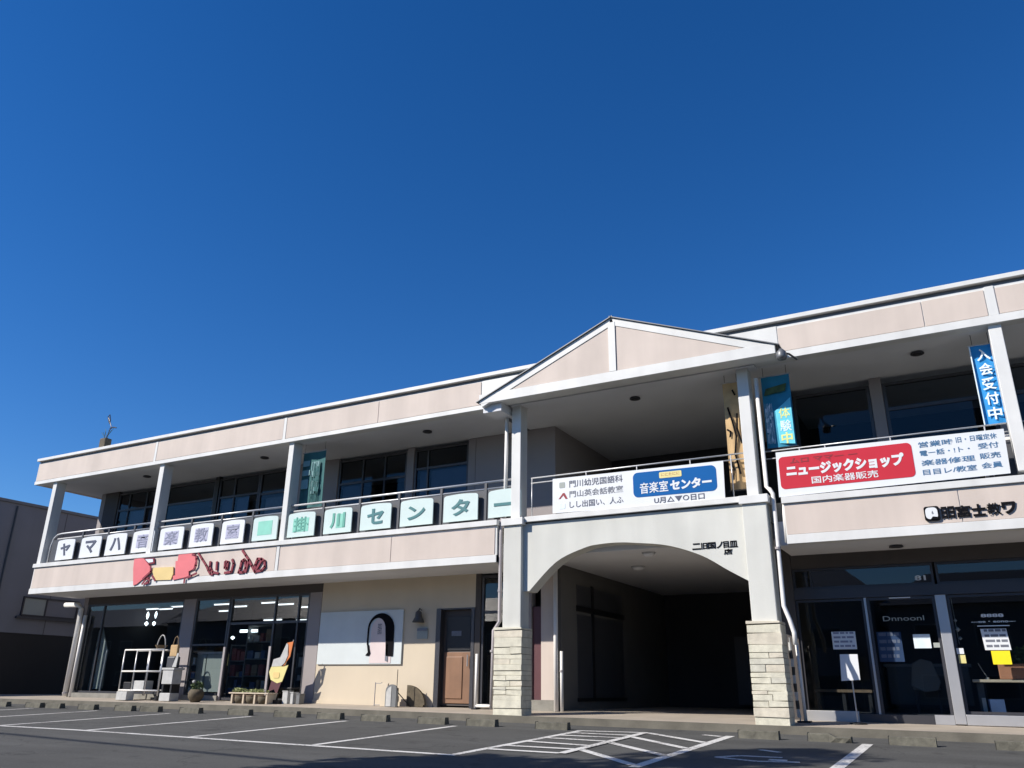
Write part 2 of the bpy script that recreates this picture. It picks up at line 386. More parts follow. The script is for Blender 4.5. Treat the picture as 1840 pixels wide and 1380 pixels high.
for i, x in enumerate(stops):
    y = 13.86+random.uniform(-0.03, 0.03)
    if i == 0 or i == 15:
        o = part('wheel_stop', stop_mesh(i == 15), 'stop', bevel=0.008)
        if proto is None: proto = o
    else:
        o = proto.copy(); COL.objects.link(o)
    o.location = (x, y, zg(x, y)); o.rotation_euler = (math.atan(0.037), 0, random.uniform(-0.03, 0.03))
    lab = 'crumbling grey concrete wheel stop just right of the right stone pier' if i == 15 else 'grey concrete wheel stop, %s from the left along the kerb' % ORD[i]
    tag(o, lab, 'wheel stop', 'wheel stops along the kerb')

# ------------------------------------------------------------------ the arcade building
B = thing('shop_building', (-12.0, 15.0, 0.0), 'long two storey shopping arcade with beige fascias, central gable and arched passage', 'building')
P = B
# roof and floor slabs, outer shell
part('roof', bx(-25.75, 9.0, 15.30, 24.3, 6.62, 7.16), 'white', P)
part('soffit', bx(-25.80, 9.0, 15.22, 24.2, 6.47, 6.615), 'soffit', P)
part('balcony_floor', bx(-24.92, -8.0, 15.22, 24.2, 3.40, 3.745), 'concrete', P)
part('balcony_floor', bx(-7.995, -3.36, 15.45, 24.2, 3.40, 3.742), 'concrete', P)
part('balcony_floor', bx(-3.355, 9.0, 15.22, 24.2, 3.40, 3.745), 'concrete', P)
part('soffit', bx(-24.92, -8.02, 15.20, 16.62, 2.995, 3.395), 'soffit', P)
part('soffit', bx(-2.92, 9.0, 15.20, 16.62, 2.965, 3.395), 'soffit', P)
part('soffit', bx(-8.0, -3.0, 15.43, 24.2, 3.12, 3.395), 'soffit', P)
part('wall', bx(-25.0, 9.0, 24.0, 24.25, -0.1, 6.465), 'darkwall', P)
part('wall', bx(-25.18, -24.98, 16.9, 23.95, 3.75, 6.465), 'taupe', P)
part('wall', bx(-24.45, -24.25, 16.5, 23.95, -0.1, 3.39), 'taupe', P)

def fascia_low(x0, x1, zb, zc, battens, joints):
    f = part('lower_fascia', bx(x0, x1, 15.012, 15.19, zb+0.01, zc-0.005), 'white', P)
    part('cap', bx(x0-0.02, x1+0.02, 14.955, 15.24, zc, zc+0.115), 'white', f, 0.006)
    part('trim', bx(x0, x1, 14.985, 15.19, zb, zb+0.16), 'white', f, 0.005)
    return f
F1 = fascia_low(-25.0, -8.66, 2.982, 3.765, None, None)
F2 = fascia_low(-2.70, 9.0, 2.952, 3.675, None, None)
def panels(f, edges, z0, z1, y0=14.997, m='pink', gap=0.008):
    for a, b in zip(edges[:-1], edges[1:]):
        part('panel', bx(a+gap, b-gap, y0, y0+0.03, z0, z1), m, f, 0.003)
panels(F1, [-24.96, -20.0], 3.150, 3.735); panels(F1, [-20.0, -15.0], 3.150, 3.735)
panels(F1, [-14.88, -11.445, -8.70], 3.150, 3.715)
part('batten', bx(-14.985, -14.895, 14.990, 15.03, 3.147, 3.755), 'white', F1)
panels(F2, [-2.69, 0.09, 3.2, 6.4, 8.9], 3.118, 3.640)
# upper fascia
F3 = part('upper_fascia', bx(-25.95, -5.705, 15.012, 15.215, 6.47, 7.155), 'white', P)
F4 = part('upper_fascia', bx(-5.695, 9.0, 15.012, 15.215, 6.47, 7.155), 'white', P)
for f, a, b in ((F3, -25.95, -5.705), (F4, -5.695, 9.0)):
    part('trim', bx(a, b, 14.985, 15.225, 6.455, 6.56 if f is F3 else 6.60), 'white', f, 0.006)
    part('coping', bx(a-0.03, b, 14.93, 15.32, 7.225, 7.312), 'white', f, 0.006)
    part('gutter_shadow_gap', bx(a, b, 15.03, 15.30, 7.158, 7.222), 'roofmetal', f)
part('end_fascia', bx(-25.955, -25.76, 15.225, 24.2, 6.46, 7.155), 'pink', P)
part('coping', bx(-25.98, -25.66, 15.325, 24.3, 7.225, 7.31), 'white', P)
panels(F3, [-25.93, -20.29], 6.575, 7.135); panels(F3, [-20.19, -15.24], 6.575, 7.135); panels(F3, [-15.14, -12.1, -9.14], 6.575, 7.135)
for x in (-20.24, -15.19): part('batten', bx(x-0.045, x+0.045, 14.992, 15.03, 6.562, 7.15), 'white', F3)
panels(F4, [-2.47, 0.06, 1.05], 6.612, 7.10); panels(F4, [1.21, 4.0, 6.2, 8.9], 6.612, 7.10)
part('batten', bx(1.06, 1.20, 14.992, 15.03, 6.603, 7.15), 'white', F4)
part('white_panel', bx(-9.12, -5.71, 15.000, 15.011, 6.565, 7.15), 'white', F3)
part('white_panel', bx(-5.69, -2.48, 15.000, 15.011, 6.605, 7.15), 'white', F4)

# gable over the middle bay
GY = 14.52
gL, gR, gA = (-8.93, 6.40), (-2.43, 6.40), (-5.70, 7.845)
G = part('gable', MB().prism([(-8.85, 6.42), (-2.50, 6.42), (-2.50, 6.54), (-5.70, 7.80), (-8.85, 6.47)], GY+0.03, 14.92), 'white', P)
part('tie_board', bx(-8.90, -2.46, GY-0.012, GY+0.10, 6.40, 6.615), 'white', G, 0.006)
def rake(a, b, w, y0, y1, nm, m, lift=0.0):
    dx, dz = b[0]-a[0], b[1]-a[1]; L = math.hypot(dx, dz); nx, nz = -dz/L, dx/L
    if nz < 0: nx, nz = -nx, -nz
    q = [(a[0]+nx*lift, a[1]+nz*lift), (b[0]+nx*lift, b[1]+nz*lift), (b[0]+nx*(lift-w), b[1]+nz*(lift-w)), (a[0]+nx*(lift-w), a[1]+nz*(lift-w))]
    return part(nm, MB().prism(q, y0, y1), m, G)
rake((-8.88, 6.46), (-5.70, 7.82), 0.15, GY-0.008, GY+0.10, 'rake_board', 'white')
rake((-5.70, 7.82), (-2.45, 6.56), 0.15, GY-0.008, GY+0.10, 'rake_board', 'white')
rake((-8.95, 6.43), (-5.66, 7.84), 0.018, GY-0.05, 17.5, 'roof_sheet', 'roofmetal', 0.022)
rake((-5.74, 7.84), (-2.38, 6.54), 0.018, GY-0.05, 17.5, 'roof_sheet', 'roofmetal', 0.022)
part('king_post', bx(-5.775, -5.625, GY-0.016, GY+0.1, 6.617, 7.72), 'white', G)
part('panel', MB().prism([(-8.30, 6.625), (-5.785, 6.625), (-5.785, 7.655)], GY+0.008, GY+0.03), 'pink', G)
part('panel', MB().prism([(-5.615, 6.625), (-2.95, 6.625), (-5.615, 7.655)], GY+0.008, GY+0.03), 'pink', G)
part('eave_box', bx(-8.86, -8.40, GY+0.12, 15.2, 6.22, 6.415), 'soffit', G)
part('beam', bx(-8.38, -2.97, 14.995, 15.30, 6.425, 6.452), 'soffit', P)

# piers, posts, arch
def pier(x0, x1, sx0, sx1, ztop):
    p = part('pier', bx(x0, x1, 14.95, 15.32, 1.60, 3.72), 'stucco', P, 0.012)
    part('cap', bx(x0-0.04, x1+0.05, 14.90, 15.38, 3.722, 3.872), 'white', p, 0.006)
    part('mortar_core', bx(sx0+0.014, sx1-0.014, 14.905+0.014, 15.34, -0.2, 1.60), 'mortar', p)
    z = zp(sx0, 15.0)-0.02; stones = []
    hs = [0.14, 0.15, 0.095, 0.10, 0.06, 0.11, 0.095, 0.085, 0.12, 0.10, 0.09, 0.13, 0.19, 0.14, 0.05]
    rnd = random.Random(int(abs(sx0*100)))
    tot = sum(hs); sc = (1.645-z)/tot
    for k, h in enumerate(hs):
        h *= sc; cuts = [sx0, sx1]
        if k == len(hs)-1: pass
        elif rnd.random() < 0.55: cuts = [sx0, sx0+(sx1-sx0)*rnd.choice((0.32, 0.45, 0.58, 0.68)), sx1]
        for a, b in zip(cuts[:-1], cuts[1:]):
            j = random.uniform(-0.016, 0.008) if k < len(hs)-1 else -0.03
            g = 0.004
            t = random.uniform(-0.014, 0.012)
            mb = MB(); y0, y1 = 14.905+j, 15.335-j*0.5
            xa, xb = a+(g if a > sx0 else random.uniform(-.006, .008)), b-(g if b < sx1 else random.uniform(-.006, .008))
            mb.add([(xa,y0,z+g),(xb,y0,z+g+t),(xb,y1,z+g),(xa,y1,z+g),(xa,y0,z+h-g+t),(xb,y0,z+h-g),(xb,y1,z+h-g),(xa,y1,z+h-g)],
                   [(3,2,1,0),(4,5,6,7),(0,1,5,4),(1,2,6,5),(2,3,7,6),(3,0,4,7)])
            part('stone', mb, rnd.choice(('stone0', 'stone0', 'stone1', 'stone0', 'stone2')), p, 0.005)
        z += h
    return p
pier(-8.46, -8.04, -8.62, -7.98, 1.65)
pier(-3.43, -2.99, -3.52, -2.94, 1.64)
top, bot = [], []
pts = [(-8.03, 2.375), (-7.95, 2.375), (-7.33, 2.93), (-6.70, 3.175), (-6.33, 3.228), (-5.96, 3.232), (-5.60, 3.20), (-4.95, 3.105), (-4.31, 2.878), (-3.82, 2.575), (-3.46, 2.362), (-3.35, 2.362)]
# smooth the arch with a spline
def spline(pts, k=5):
    out = []
    for i in range(len(pts)-1):
        p0, p1, p2, p3 = pts[max(i-1, 0)], pts[i], pts[i+1], pts[min(i+2, len(pts)-1)]
        for j in range(k):
            t = j/k
            out.append(tuple(0.5*(2*p1[d]+(p2[d]-p0[d])*t+(2*p0[d]-5*p1[d]+4*p2[d]-p3[d])*t*t+(3*p1[d]-p0[d]-3*p2[d]+p3[d])*t**3) for d in (0, 1)))
    return out+[pts[-1]]
arc = [(x*0.994, 0.5+(z-0.5)*0.994) for x, z in [pts[0]]+spline(pts[1:-1])+[pts[-1]]]
arc[0] = (-8.035, arc[1][1]); arc[-1] = (-3.41, arc[-2][1])
A = MB(); n = len(arc)
loop = arc+[(arc[-1][0], 3.775), (arc[0][0], 3.775)]
# quads between arch and top edge
for (a, b) in zip(arc[:-1], arc[1:]):
    i0 = len(A.v)
    A.v += [(a[0],15.06,a[1]),(b[0],15.06,b[1]),(b[0],15.06,3.775),(a[0],15.06,3.775),(a[0],15.42,a[1]),(b[0],15.42,b[1]),(b[0],15.42,3.775),(a[0],15.42,3.775)]
    A.f += [(i0,i0+1,i0+2,i0+3),(i0+5,i0+4,i0+7,i0+6),(i0+1,i0,i0+4,i0+5)]
AW = part('arch_wall', A, 'stucco', P)
part('cap', bx(-7.98, -3.475, 14.98, 15.44, 3.775, 3.885), 'white', AW, 0.006)
part('joint_strip', bx(-7.98, -3.475, 15.035, 15.058, 3.752, 3.773), 'black', AW)
for x, w, m in ((-24.94, 0.19, 'white'), (-19.93, 0.19, 'white'), (-14.94, 0.17, 'white'), (-8.245, 0.225, 'white'), (-3.23, 0.215, 'white'), (1.10, 0.20, 'white'), (5.6, 0.2, 'white')):
    part('post', bx(x-w/2, x+w/2, 15.06, 15.38, 3.88, 6.46), m, P, 0.01)

# downpipes
def pipe(path, r=0.045, m='pipe', brackets=()):
    p = part('drainpipe', MB().tube(path, r, 10), m, P, smooth=True)
    for q in brackets: part('bracket', MB().tube([(q[0], q[1], q[2]-0.02), (q[0], q[1], q[2]+0.02)], r+0.012, 10), 'greypipe', p)
    return p
pipe([(-8.55, 15.18, 6.2), (-8.57, 15.18, 3.95)], 0.04)
pipe([(-8.60, 15.12, 3.93), (-8.60, 15.08, 3.6), (-8.60, 15.08, 1.78), (-8.70, 15.02, 1.60), (-8.72, 15.02, 0.10)], 0.04, 'greypipe', [(-8.60, 15.08, 2.4), (-8.72, 15.02, 1.2)])
pipe([(-2.99, 15.15, 6.2), (-2.99, 15.15, 4.05), (-2.93, 15.12, 3.99), (-2.88, 15.10, 3.90), (-2.88, 15.05, 1.90), (-2.80, 15.03, 1.66), (-2.75, 15.03, 1.45), (-2.75, 15.03, 1.25)], 0.04, 'pipe', [(-2.88, 15.05, 2.9)])
pipe([(-2.70, 15.1, 3.72), (-2.72, 15.1, 3.5), (-2.73, 15.12, 3.0)], 0.03)
pipe([(-25.25, 16.42, 2.80), (-24.60, 16.42, 2.78), (-24.42, 16.42, 2.66), (-24.42, 16.42, 0.12)], 0.075, 'pipe', [(-24.42, 16.42, 0.2)])
pipe([(-24.15, 16.42, 2.45), (-24.15, 16.42, 0.1)], 0.055, 'pipe')
pipe([(-7.965, 16.42, 3.1), (-7.965, 16.42, 0.05)], 0.05, 'pipe')
pipe([(-7.85, 16.46, 1.25), (-7.85, 16.46, 0.05)], 0.035, 'pipe', [(-7.85, 16.46, 0.85)])

# soffit lamps
def disc_lamp(x, y, z, label):
    t = thing('ceiling_lamp', (x, y, z), label, 'lamp', 'round lamps under the soffits')
    part('lamp_ring', MB().lathe(x, y, [(0.11, z-0.004), (0.12, z-0.035), (0.09, z-0.04), (0.075, z-0.015)], 16), 'frame', t, smooth=True)
    part('diffuser', MB().lathe(x, y, [(0.074, z-0.004), (0.06, z-0.02), (0.001, z-0.022)], 16), 'black', t)
disc_lamp(-5.73, 15.85, 6.47, 'small dark round lamp on the soffit under the gable')
disc_lamp(-0.15, 15.85, 6.47, 'small dark round lamp on the soffit above the red banner')
disc_lamp(-11.2, 15.85, 6.47, 'small dark round lamp on the left upper soffit, nearest the gable')
disc_lamp(-16.7, 15.85, 6.47, 'small dark round lamp on the left upper soffit above the mint letter boards')
disc_lamp(-21.6, 15.85, 6.47, 'small dark round lamp on the left upper soffit, farthest from the gable')
disc_lamp(-1.02, 16.0, 2.965, 'small dark round lamp over the right shop entrance')
def dome_lamp(x, y, z, r, label):
    t = thing('ceiling_lamp', (x, y, z), label, 'lamp', 'dome lamps in the passage')
    part('base_plate', MB().lathe(x, y, [(r, z-0.002), (r, z-0.02)], 18), 'alu', t)
    part('diffuser', MB().lathe(x, y, [(r*0.92, z-0.021), (r*0.8, z-0.06), (r*0.45, z-0.085), (0.002, z-0.09)], 18), 'soffit', t, smooth=True)
dome_lamp(-5.6, 15.9, 3.12, 0.14, 'pale dome lamp on the passage ceiling right behind the arch crown')
dome_lamp(-6.5, 17.7, 3.12, 0.16, 'dim round lamp deeper inside the passage ceiling')

# ---- upper storey back wall with windows (plane Y = 16.9)
def window(x0, x1, z0, z1, y, vs=(), hs=(), fm='frame', gm='glass', w=0.06, d=0.08, name='window'):
    mb = MB()
    mb.box(x0, x0+w, y, y+d, z0, z1); mb.box(x1-w, x1, y, y+d, z0, z1)
    mb.box(x0+w, x1-w, y+0.002, y+d, z0, z0+w); mb.box(x0+w, x1-w, y+0.002, y+d, z1-w, z1)
    f = part(name, mb, fm, P)
    X = [x0+w]+list(vs)+[x1-w]; Z = [z0+w]+list(hs)+[z1-w]
    for v in vs: part('mullion', bx(v-w*0.4, v+w*0.4, y+0.006, y+d-0.004, z0+w, z1-w), fm, f)
    for h in hs: part('transom', bx(x0+w, x1-w, y+0.010, y+d-0.008, h-w*0.5, h+w*0.5), fm, f)
    for a, b in zip(X[:-1], X[1:]):
        for c, e in zip(Z[:-1], Z[1:]):
            part('pane', bx(a, b, y+0.035, y+0.043, c, e), gm, f)
    return f
UY = 16.9
def uwall(x0, x1, m, z0=3.75, z1=6.465, d=0.14): part('wall', bx(x0, x1, UY, UY+d, z0, z1), m, P)
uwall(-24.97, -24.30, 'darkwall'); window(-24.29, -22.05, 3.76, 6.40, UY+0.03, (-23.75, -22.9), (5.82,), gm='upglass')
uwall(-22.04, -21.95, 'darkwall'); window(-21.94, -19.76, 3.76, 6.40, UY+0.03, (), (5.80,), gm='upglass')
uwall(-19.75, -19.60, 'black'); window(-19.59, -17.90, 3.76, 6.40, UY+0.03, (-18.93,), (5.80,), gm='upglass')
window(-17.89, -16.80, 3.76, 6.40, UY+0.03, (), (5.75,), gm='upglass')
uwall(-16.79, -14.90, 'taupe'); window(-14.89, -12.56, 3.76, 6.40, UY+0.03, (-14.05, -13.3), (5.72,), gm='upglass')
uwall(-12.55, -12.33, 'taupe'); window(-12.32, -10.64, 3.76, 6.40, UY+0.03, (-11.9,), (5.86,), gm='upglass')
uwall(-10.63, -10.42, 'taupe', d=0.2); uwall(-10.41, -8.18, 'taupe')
part('wall', bx(-8.33, -8.181, UY+0.145, 20.5, 3.75, 6.465), 'taupe', P)
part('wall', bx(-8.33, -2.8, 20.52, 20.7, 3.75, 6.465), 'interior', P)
part('wall', bx(-2.95, -2.81, UY+0.145, 20.5, 3.75, 6.465), 'darkwall', P)
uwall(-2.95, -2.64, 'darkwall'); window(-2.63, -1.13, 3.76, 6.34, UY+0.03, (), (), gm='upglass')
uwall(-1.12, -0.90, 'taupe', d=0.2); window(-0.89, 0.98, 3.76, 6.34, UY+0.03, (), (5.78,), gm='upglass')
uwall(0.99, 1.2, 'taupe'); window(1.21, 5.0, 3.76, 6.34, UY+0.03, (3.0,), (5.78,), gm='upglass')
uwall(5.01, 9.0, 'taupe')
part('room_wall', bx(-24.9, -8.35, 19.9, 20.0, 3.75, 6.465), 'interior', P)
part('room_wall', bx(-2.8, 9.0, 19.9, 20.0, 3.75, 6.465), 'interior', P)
for a, b, zt in ((-23.72, -22.95, 5.76), (-22.85, -22.3, 5.76), (-19.5, -18.98, 5.74), (-18.88, -18.42, 5.74), (-14.8, -14.15, 5.66), (-12.2, -11.98, 5.8), (-11.85, -10.75, 5.8)):
    part('curtain', bx(a, b, 17.05, 17.07, 3.8, zt), 'curtain', P)
part('blind', bx(-17.75, -17.1, 17.1, 17.12, 3.8, 5.65), 'goods0', P)

# ---- lower storey (plane Y = 16.5)
LY = 16.5
def lwall(x0, x1, m, z0=-0.1, z1=3.39, d=0.15): return part('wall', bx(x0, x1, LY, LY+d, z0, z1), m, P)
lwall(-24.24, -14.70, 'darkwall', 2.78)
window(-24.24, -19.88, 0.22, 2.775, LY+0.02, (-23.45,), (), gm='glass', w=0.05)
part('sill', bx(-24.24, -19.9, LY-0.10, LY+0.12, 0.06, 0.215), 'concrete', P)
lwall(-19.87, -19.38, 'taupe', -0.1, 2.775)
window(-19.37, -18.02, 0.22, 2.775, LY+0.02, (), (1.52,), gm='glass', w=0.05)
part('sill', bx(-19.36, -18.0, LY-0.08, LY+0.12, 0.06, 0.215), 'concrete', P)
window(-18.00, -15.12, 0.11, 2.775, LY+0.02, (-16.33, -15.50), (2.06,), gm='glass', w=0.06, name='shop_door')
part('door_jamb', bx(-18.03, -17.96, LY-0.02, LY+0.018, 0.1, 1.45), 'greypipe', P)
part('door_jamb', bx(-16.36, -16.29, LY-0.02, LY+0.018, 0.1, 1.45), 'greypipe', P)
lwall(-15.11, -14.71, 'taupe', -0.1, 2.775)
W = lwall(-14.695, -11.12, 'cream')
part('wall', bx(-11.12, -10.06, LY+0.002, LY+0.15, 2.24, 3.38), 'cream', P)
part('skirting', bx(-14.71, -11.12, LY-0.02, LY-0.001, 0.05, 0.17), 'cream', P)
# recessed door
dr = part('door', bx(-10.98, -10.16, LY+0.13, LY+0.18, 0.11, 2.20), 'darkwall', P)
part('door_panel', bx(-10.93, -10.21, LY+0.105, LY+0.129, 0.16, 1.26), 'wood', dr, 0.004)
part('door_panel', bx(-10.86, -10.42, LY+0.085, LY+0.104, 0.26, 1.16), 'wood', dr, 0.008)
part('door_pane', bx(-10.90, -10.24, LY+0.11, LY+0.128, 1.30, 2.05), 'black', dr)
part('nameplate', bx(-10.75, -10.48, LY+0.10, LY+0.109, 1.62, 1.73), 'greyink', dr)
part('handle', MB().tube([(-10.27, LY+0.06, 0.95), (-10.27, LY+0.06, 1.2)], 0.014), 'alu', dr)
part('door_frame', MB().box(-11.11, -10.985, LY-0.03, LY+0.2, 0.05, 2.235).box(-10.155, -10.07, LY-0.01, LY+0.2, 0.05, 2.235).box(-10.984, -10.156, LY+0.0, LY+0.2, 2.205, 2.236), 'frame', P)
lwall(-10.06, -9.92, 'darkwall')
window(-9.91, -8.72, 0.11, 2.95, LY+0.03, (-9.45,), (2.12,), gm='glass')
lwall(-8.71, -8.60, 'taupe', d=0.2)
part('side_door', bx(-8.595, -8.37, LY+0.05, LY+0.12, 0.25, 2.2), 'maroon', P)
lwall(-8.36, -8.03, 'pink', 0.27, 3.39)
part('wall_base', bx(-8.60, -8.03, LY-0.015, LY+0.14, -0.05, 0.268), 'concrete', P)
# passage
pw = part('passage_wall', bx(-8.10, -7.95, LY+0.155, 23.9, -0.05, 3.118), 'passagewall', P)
for a, b in ((17.5, 18.30), (18.42, 20.3)):
    part('pane', bx(-7.948, -7.940, a, b, 0.32, 2.10), 'infill', pw)
    part('pane', bx(-7.948, -7.940, a, b, 2.30, 2.76), 'infill', pw)
part('frame', MB().box(-7.945, -7.915, 18.30, 18.42, 0.25, 2.80).box(-7.945, -7.918, 17.46, 20.4, 2.17, 2.29).box(-7.945, -7.917, 17.46, 20.4, 0.24, 0.31), 'black', pw)
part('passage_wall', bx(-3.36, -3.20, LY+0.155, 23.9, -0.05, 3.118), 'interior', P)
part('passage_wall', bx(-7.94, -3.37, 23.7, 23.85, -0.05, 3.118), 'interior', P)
part('vending_panel', bx(-5.9, -5.3, 23.4, 23.69, 0.15, 1.9), 'infill', P)
# right shop front
lwall(-3.36, -2.95, 'darkwall'); 
part('lintel', bx(-2.945, 9.0, LY, LY+0.15, 2.71, 3.39), 'darkwall', P)
tw = window(-2.945, -0.52, 2.325, 2.705, LY+0.03, (-2.62,), (), gm='glass', w=0.04, name='transom_window')
tw2 = window(-0.48, 3.2, 2.325, 2.705, LY+0.03, (), (), gm='glass', w=0.04, name='transom_window')
window(3.24, 8.9, 2.325, 2.705, LY+0.03, (6.0,), (), gm='glass', w=0.04, name='transom_window')
part('head_beam', bx(-2.945, 9.0, LY-0.02, LY+0.13, 2.135, 2.32), 'frame', P)
window(-2.945, -1.73, 0.10, 2.13, LY+0.03, (), (), gm='glass', w=0.045)
sd = window(-1.69, -0.56, 0.06, 2.13, LY+0.02, (), (), gm='glass', w=0.05, name='sliding_door')
part('nameplate', bx(-1.30, -0.95, LY-0.002, LY+0.018, 2.10, 2.118), 'signwhite', sd)
window(-0.38, 3.1, 0.18, 2.13, LY+0.03, (1.4,), (), gm='glass', w=0.045)
window(3.2, 8.9, 0.18, 2.13, LY+0.03, (6.0,), (), gm='glass', w=0.045)
part('door_post', bx(-0.555, -0.385, LY-0.06, LY+0.12, 0.02, 2.13), 'alu', P, 0.008)
part('mullion', bx(-1.728, -1.692, LY-0.01, LY+0.1, 0.03, 2.13), 'alu', P)
part('sill', bx(-2.945, -2.05, LY-0.05, LY+0.02, 0.01, 0.19), 'alu', P, 0.006)
part('sill', bx(-2.045, -0.86, LY-0.045, LY+0.015, 0.005, 0.15), 'frame', P)
part('sill', bx(-0.855, -0.56, LY-0.05, LY+0.015, 0.01, 0.16), 'alu', P)
part('sill', bx(-0.38, 9.0, LY-0.06, LY+0.02, 0.01, 0.175), 'alu', P, 0.006)
# ---- interiors
def room(x0, x1, y0, y1, z0, z1):
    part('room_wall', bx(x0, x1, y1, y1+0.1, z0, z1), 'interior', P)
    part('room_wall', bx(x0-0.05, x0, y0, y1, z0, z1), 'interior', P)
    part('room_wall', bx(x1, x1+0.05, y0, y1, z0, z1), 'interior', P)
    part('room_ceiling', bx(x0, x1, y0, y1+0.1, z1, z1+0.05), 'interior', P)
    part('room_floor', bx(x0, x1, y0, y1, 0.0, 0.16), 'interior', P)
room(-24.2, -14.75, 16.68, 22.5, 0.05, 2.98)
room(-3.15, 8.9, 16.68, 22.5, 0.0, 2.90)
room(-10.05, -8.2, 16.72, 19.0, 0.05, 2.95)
# lit tubes on the shop ceiling
tubes = [(-23.75, 2.80, .30), (-23.1, 2.779, .30), (-22.546, 2.838, .33), (-20.525, 2.838, .36), (-19.835, 2.748, .36), (-20.437, 2.634, .2), (-18.524, 2.818, .34), (-17.909, 2.748, .34), (-17.111, 2.642, .25), (-18.332, 2.313, .36), (-17.126, 2.281, .26)]
for i, (x, zt, L) in enumerate(tubes):
    y = 17.6 if zt > 2.7 else 18.5; k = y/18.5
    x, zt, L = x*k, 0.5+(zt-0.5)*k, L*k
    t = part('tube_light', MB().tube([(x-L, y, zt), (x+L, y, zt)], 0.018, 8), 'tube', P)
    part('tube_holder', bx(x-L-0.02, x+L+0.02, y-0.05, y+0.05, zt+0.022, zt+0.06), 'goods0', t)
    for xx in (x-L*0.7, x+L*0.7): part('hanger', MB().tube([(xx, y, zt+0.06), (xx, y, 3.0)], 0.004, 4), 'black', t)
for (x, z, r, h) in ((-23.95, 2.60, .045, .12), (-23.55, 2.61, .04, .11), (-23.95, 2.34, .06, .07), (-23.58, 2.335, .055, .07), (-19.9, 1.83, .06, .05), (-19.2, 1.82, .06, .05)):
    p = part('pendant_bulb', MB().lathe(x, 18.5, [(0.01, z+h), (r*0.9, z+h*0.4), (r, z-h*0.2), (0.01, z-h)], 10), 'bulb', P, smooth=True)
    part('pendant_cord', MB().tube([(x, 18.5, z+h), (x, 18.5, 2.95)], 0.006, 5), 'black', p)
t = part('lit_sign', bx(-19.65, -18.95, 18.52, 18.56, 1.98, 2.06), 'bulb', P)

# ------------------------------------------------------------------ balcony railings
def railing(x0, x1, zt, verts, y=15.12, second=None, r=0.018, curl=False, m='rail'):
    path = [(x0, y, zt), (x1, y, zt)]
    if curl: path = [(x0, y, 3.9), (x0+0.02, y, zt-0.35), (x0+0.10, y, zt-0.12), (x0+0.26, y, zt-0.02), (x0+0.45, y, zt), (x1, y, zt)]
    f = part('balcony_railing', MB().tube(path, r, 8), m, P, smooth=True)
    if second: part('rail', MB().tube([(x0+(0.3 if curl else 0), y, second), (x1, y, second)], r*0.8, 6), m, f, smooth=True)
    for v in verts: part('baluster', MB().tube([(v, y, 3.75), (v, y, zt)], r*0.8, 6), m, f, smooth=True)
    return f
boards = [(-24.17, -23.34), (-23.02, -22.10), (-21.85, -20.97), (-20.69, -19.80), (-19.55, -18.60), (-18.32, -17.46), (-17.13, -16.31), (-15.99, -15.14), (-14.78, -13.90), (-13.60, -12.74), (-12.47, -11.57), (-11.30, -10.39), (-10.10, -9.20), (-8.93, -8.12)]
segs = [(-24.72, -20.03, True), (-19.83, -15.03, False), (-14.85, -8.36, False)]
for a, b, c in segs:
    f = railing(a, b, 4.79, [], 15.20, 4.635, 0.026, c)
    gaps = [a+0.05]+[q for q in [0.5*(boards[i][1]+boards[i+1][0]) for i in range(13)] if a+0.3 < q < b-0.3]+[b-0.02]
    for i, (u, v) in enumerate(zip(gaps[:-1], gaps[1:])):
        part('rail_panel', bx(u+0.035, v-0.035, 15.19, 15.21, 3.93, 4.61), 'infill', f)
    for u in gaps[1:-1]: part('baluster', bx(u-0.03, u+0.03, 15.17, 15.225, 3.88, 4.77), 'infill', f)
railing(-7.95, -3.36, 4.765, [-7.93, -6.65, -5.53, -4.42, -3.62], 15.22, 4.655, 0.016)
railing(-3.0, 0.98, 4.745, [-2.35, -1.90, -0.80, 0.66], 15.25, 4.60, 0.014)
railing(1.22, 5.5, 4.745, [2.4, 3.6, 4.8], 15.25, 4.60, 0.014)

# ------------------------------------------------------------------ letter boards on the railing
glyph = ['ヤ', 'マ', 'ハ', '音', '楽', '教', '室', '町', '掛', '川', 'セ', 'ン', 'タ', 'ー']
ink = ['navyink']*3+['lilacink']*4+['greenink']+['greenink']*2+['tealink']*4
look = ['white board with a dark katakana letter, leftmost on the balcony railing', 'white board with a hooked dark katakana letter, second from the left on the railing',
        'white board with two slanting dark strokes, third from the left on the railing', 'white board with a lilac grey square just left of the second post',
        'white board with a lilac grey square right of the second post', 'white board with a lilac square, sixth from the left on the railing',
        'white board with a lilac square left of the one with a plain mint square', 'pale board with a plain mint green square beside the third post',
        'pale board with a small green character right of the third post', 'pale board with green upright strokes, tenth on the railing',
        'mint board with a boxy teal katakana letter, eleventh on the railing', 'mint board with a thin curved teal stroke letter',
        'mint board with a bold teal katakana letter, next to the last', 'mint board with one horizontal stroke, beside the pier at the gable']
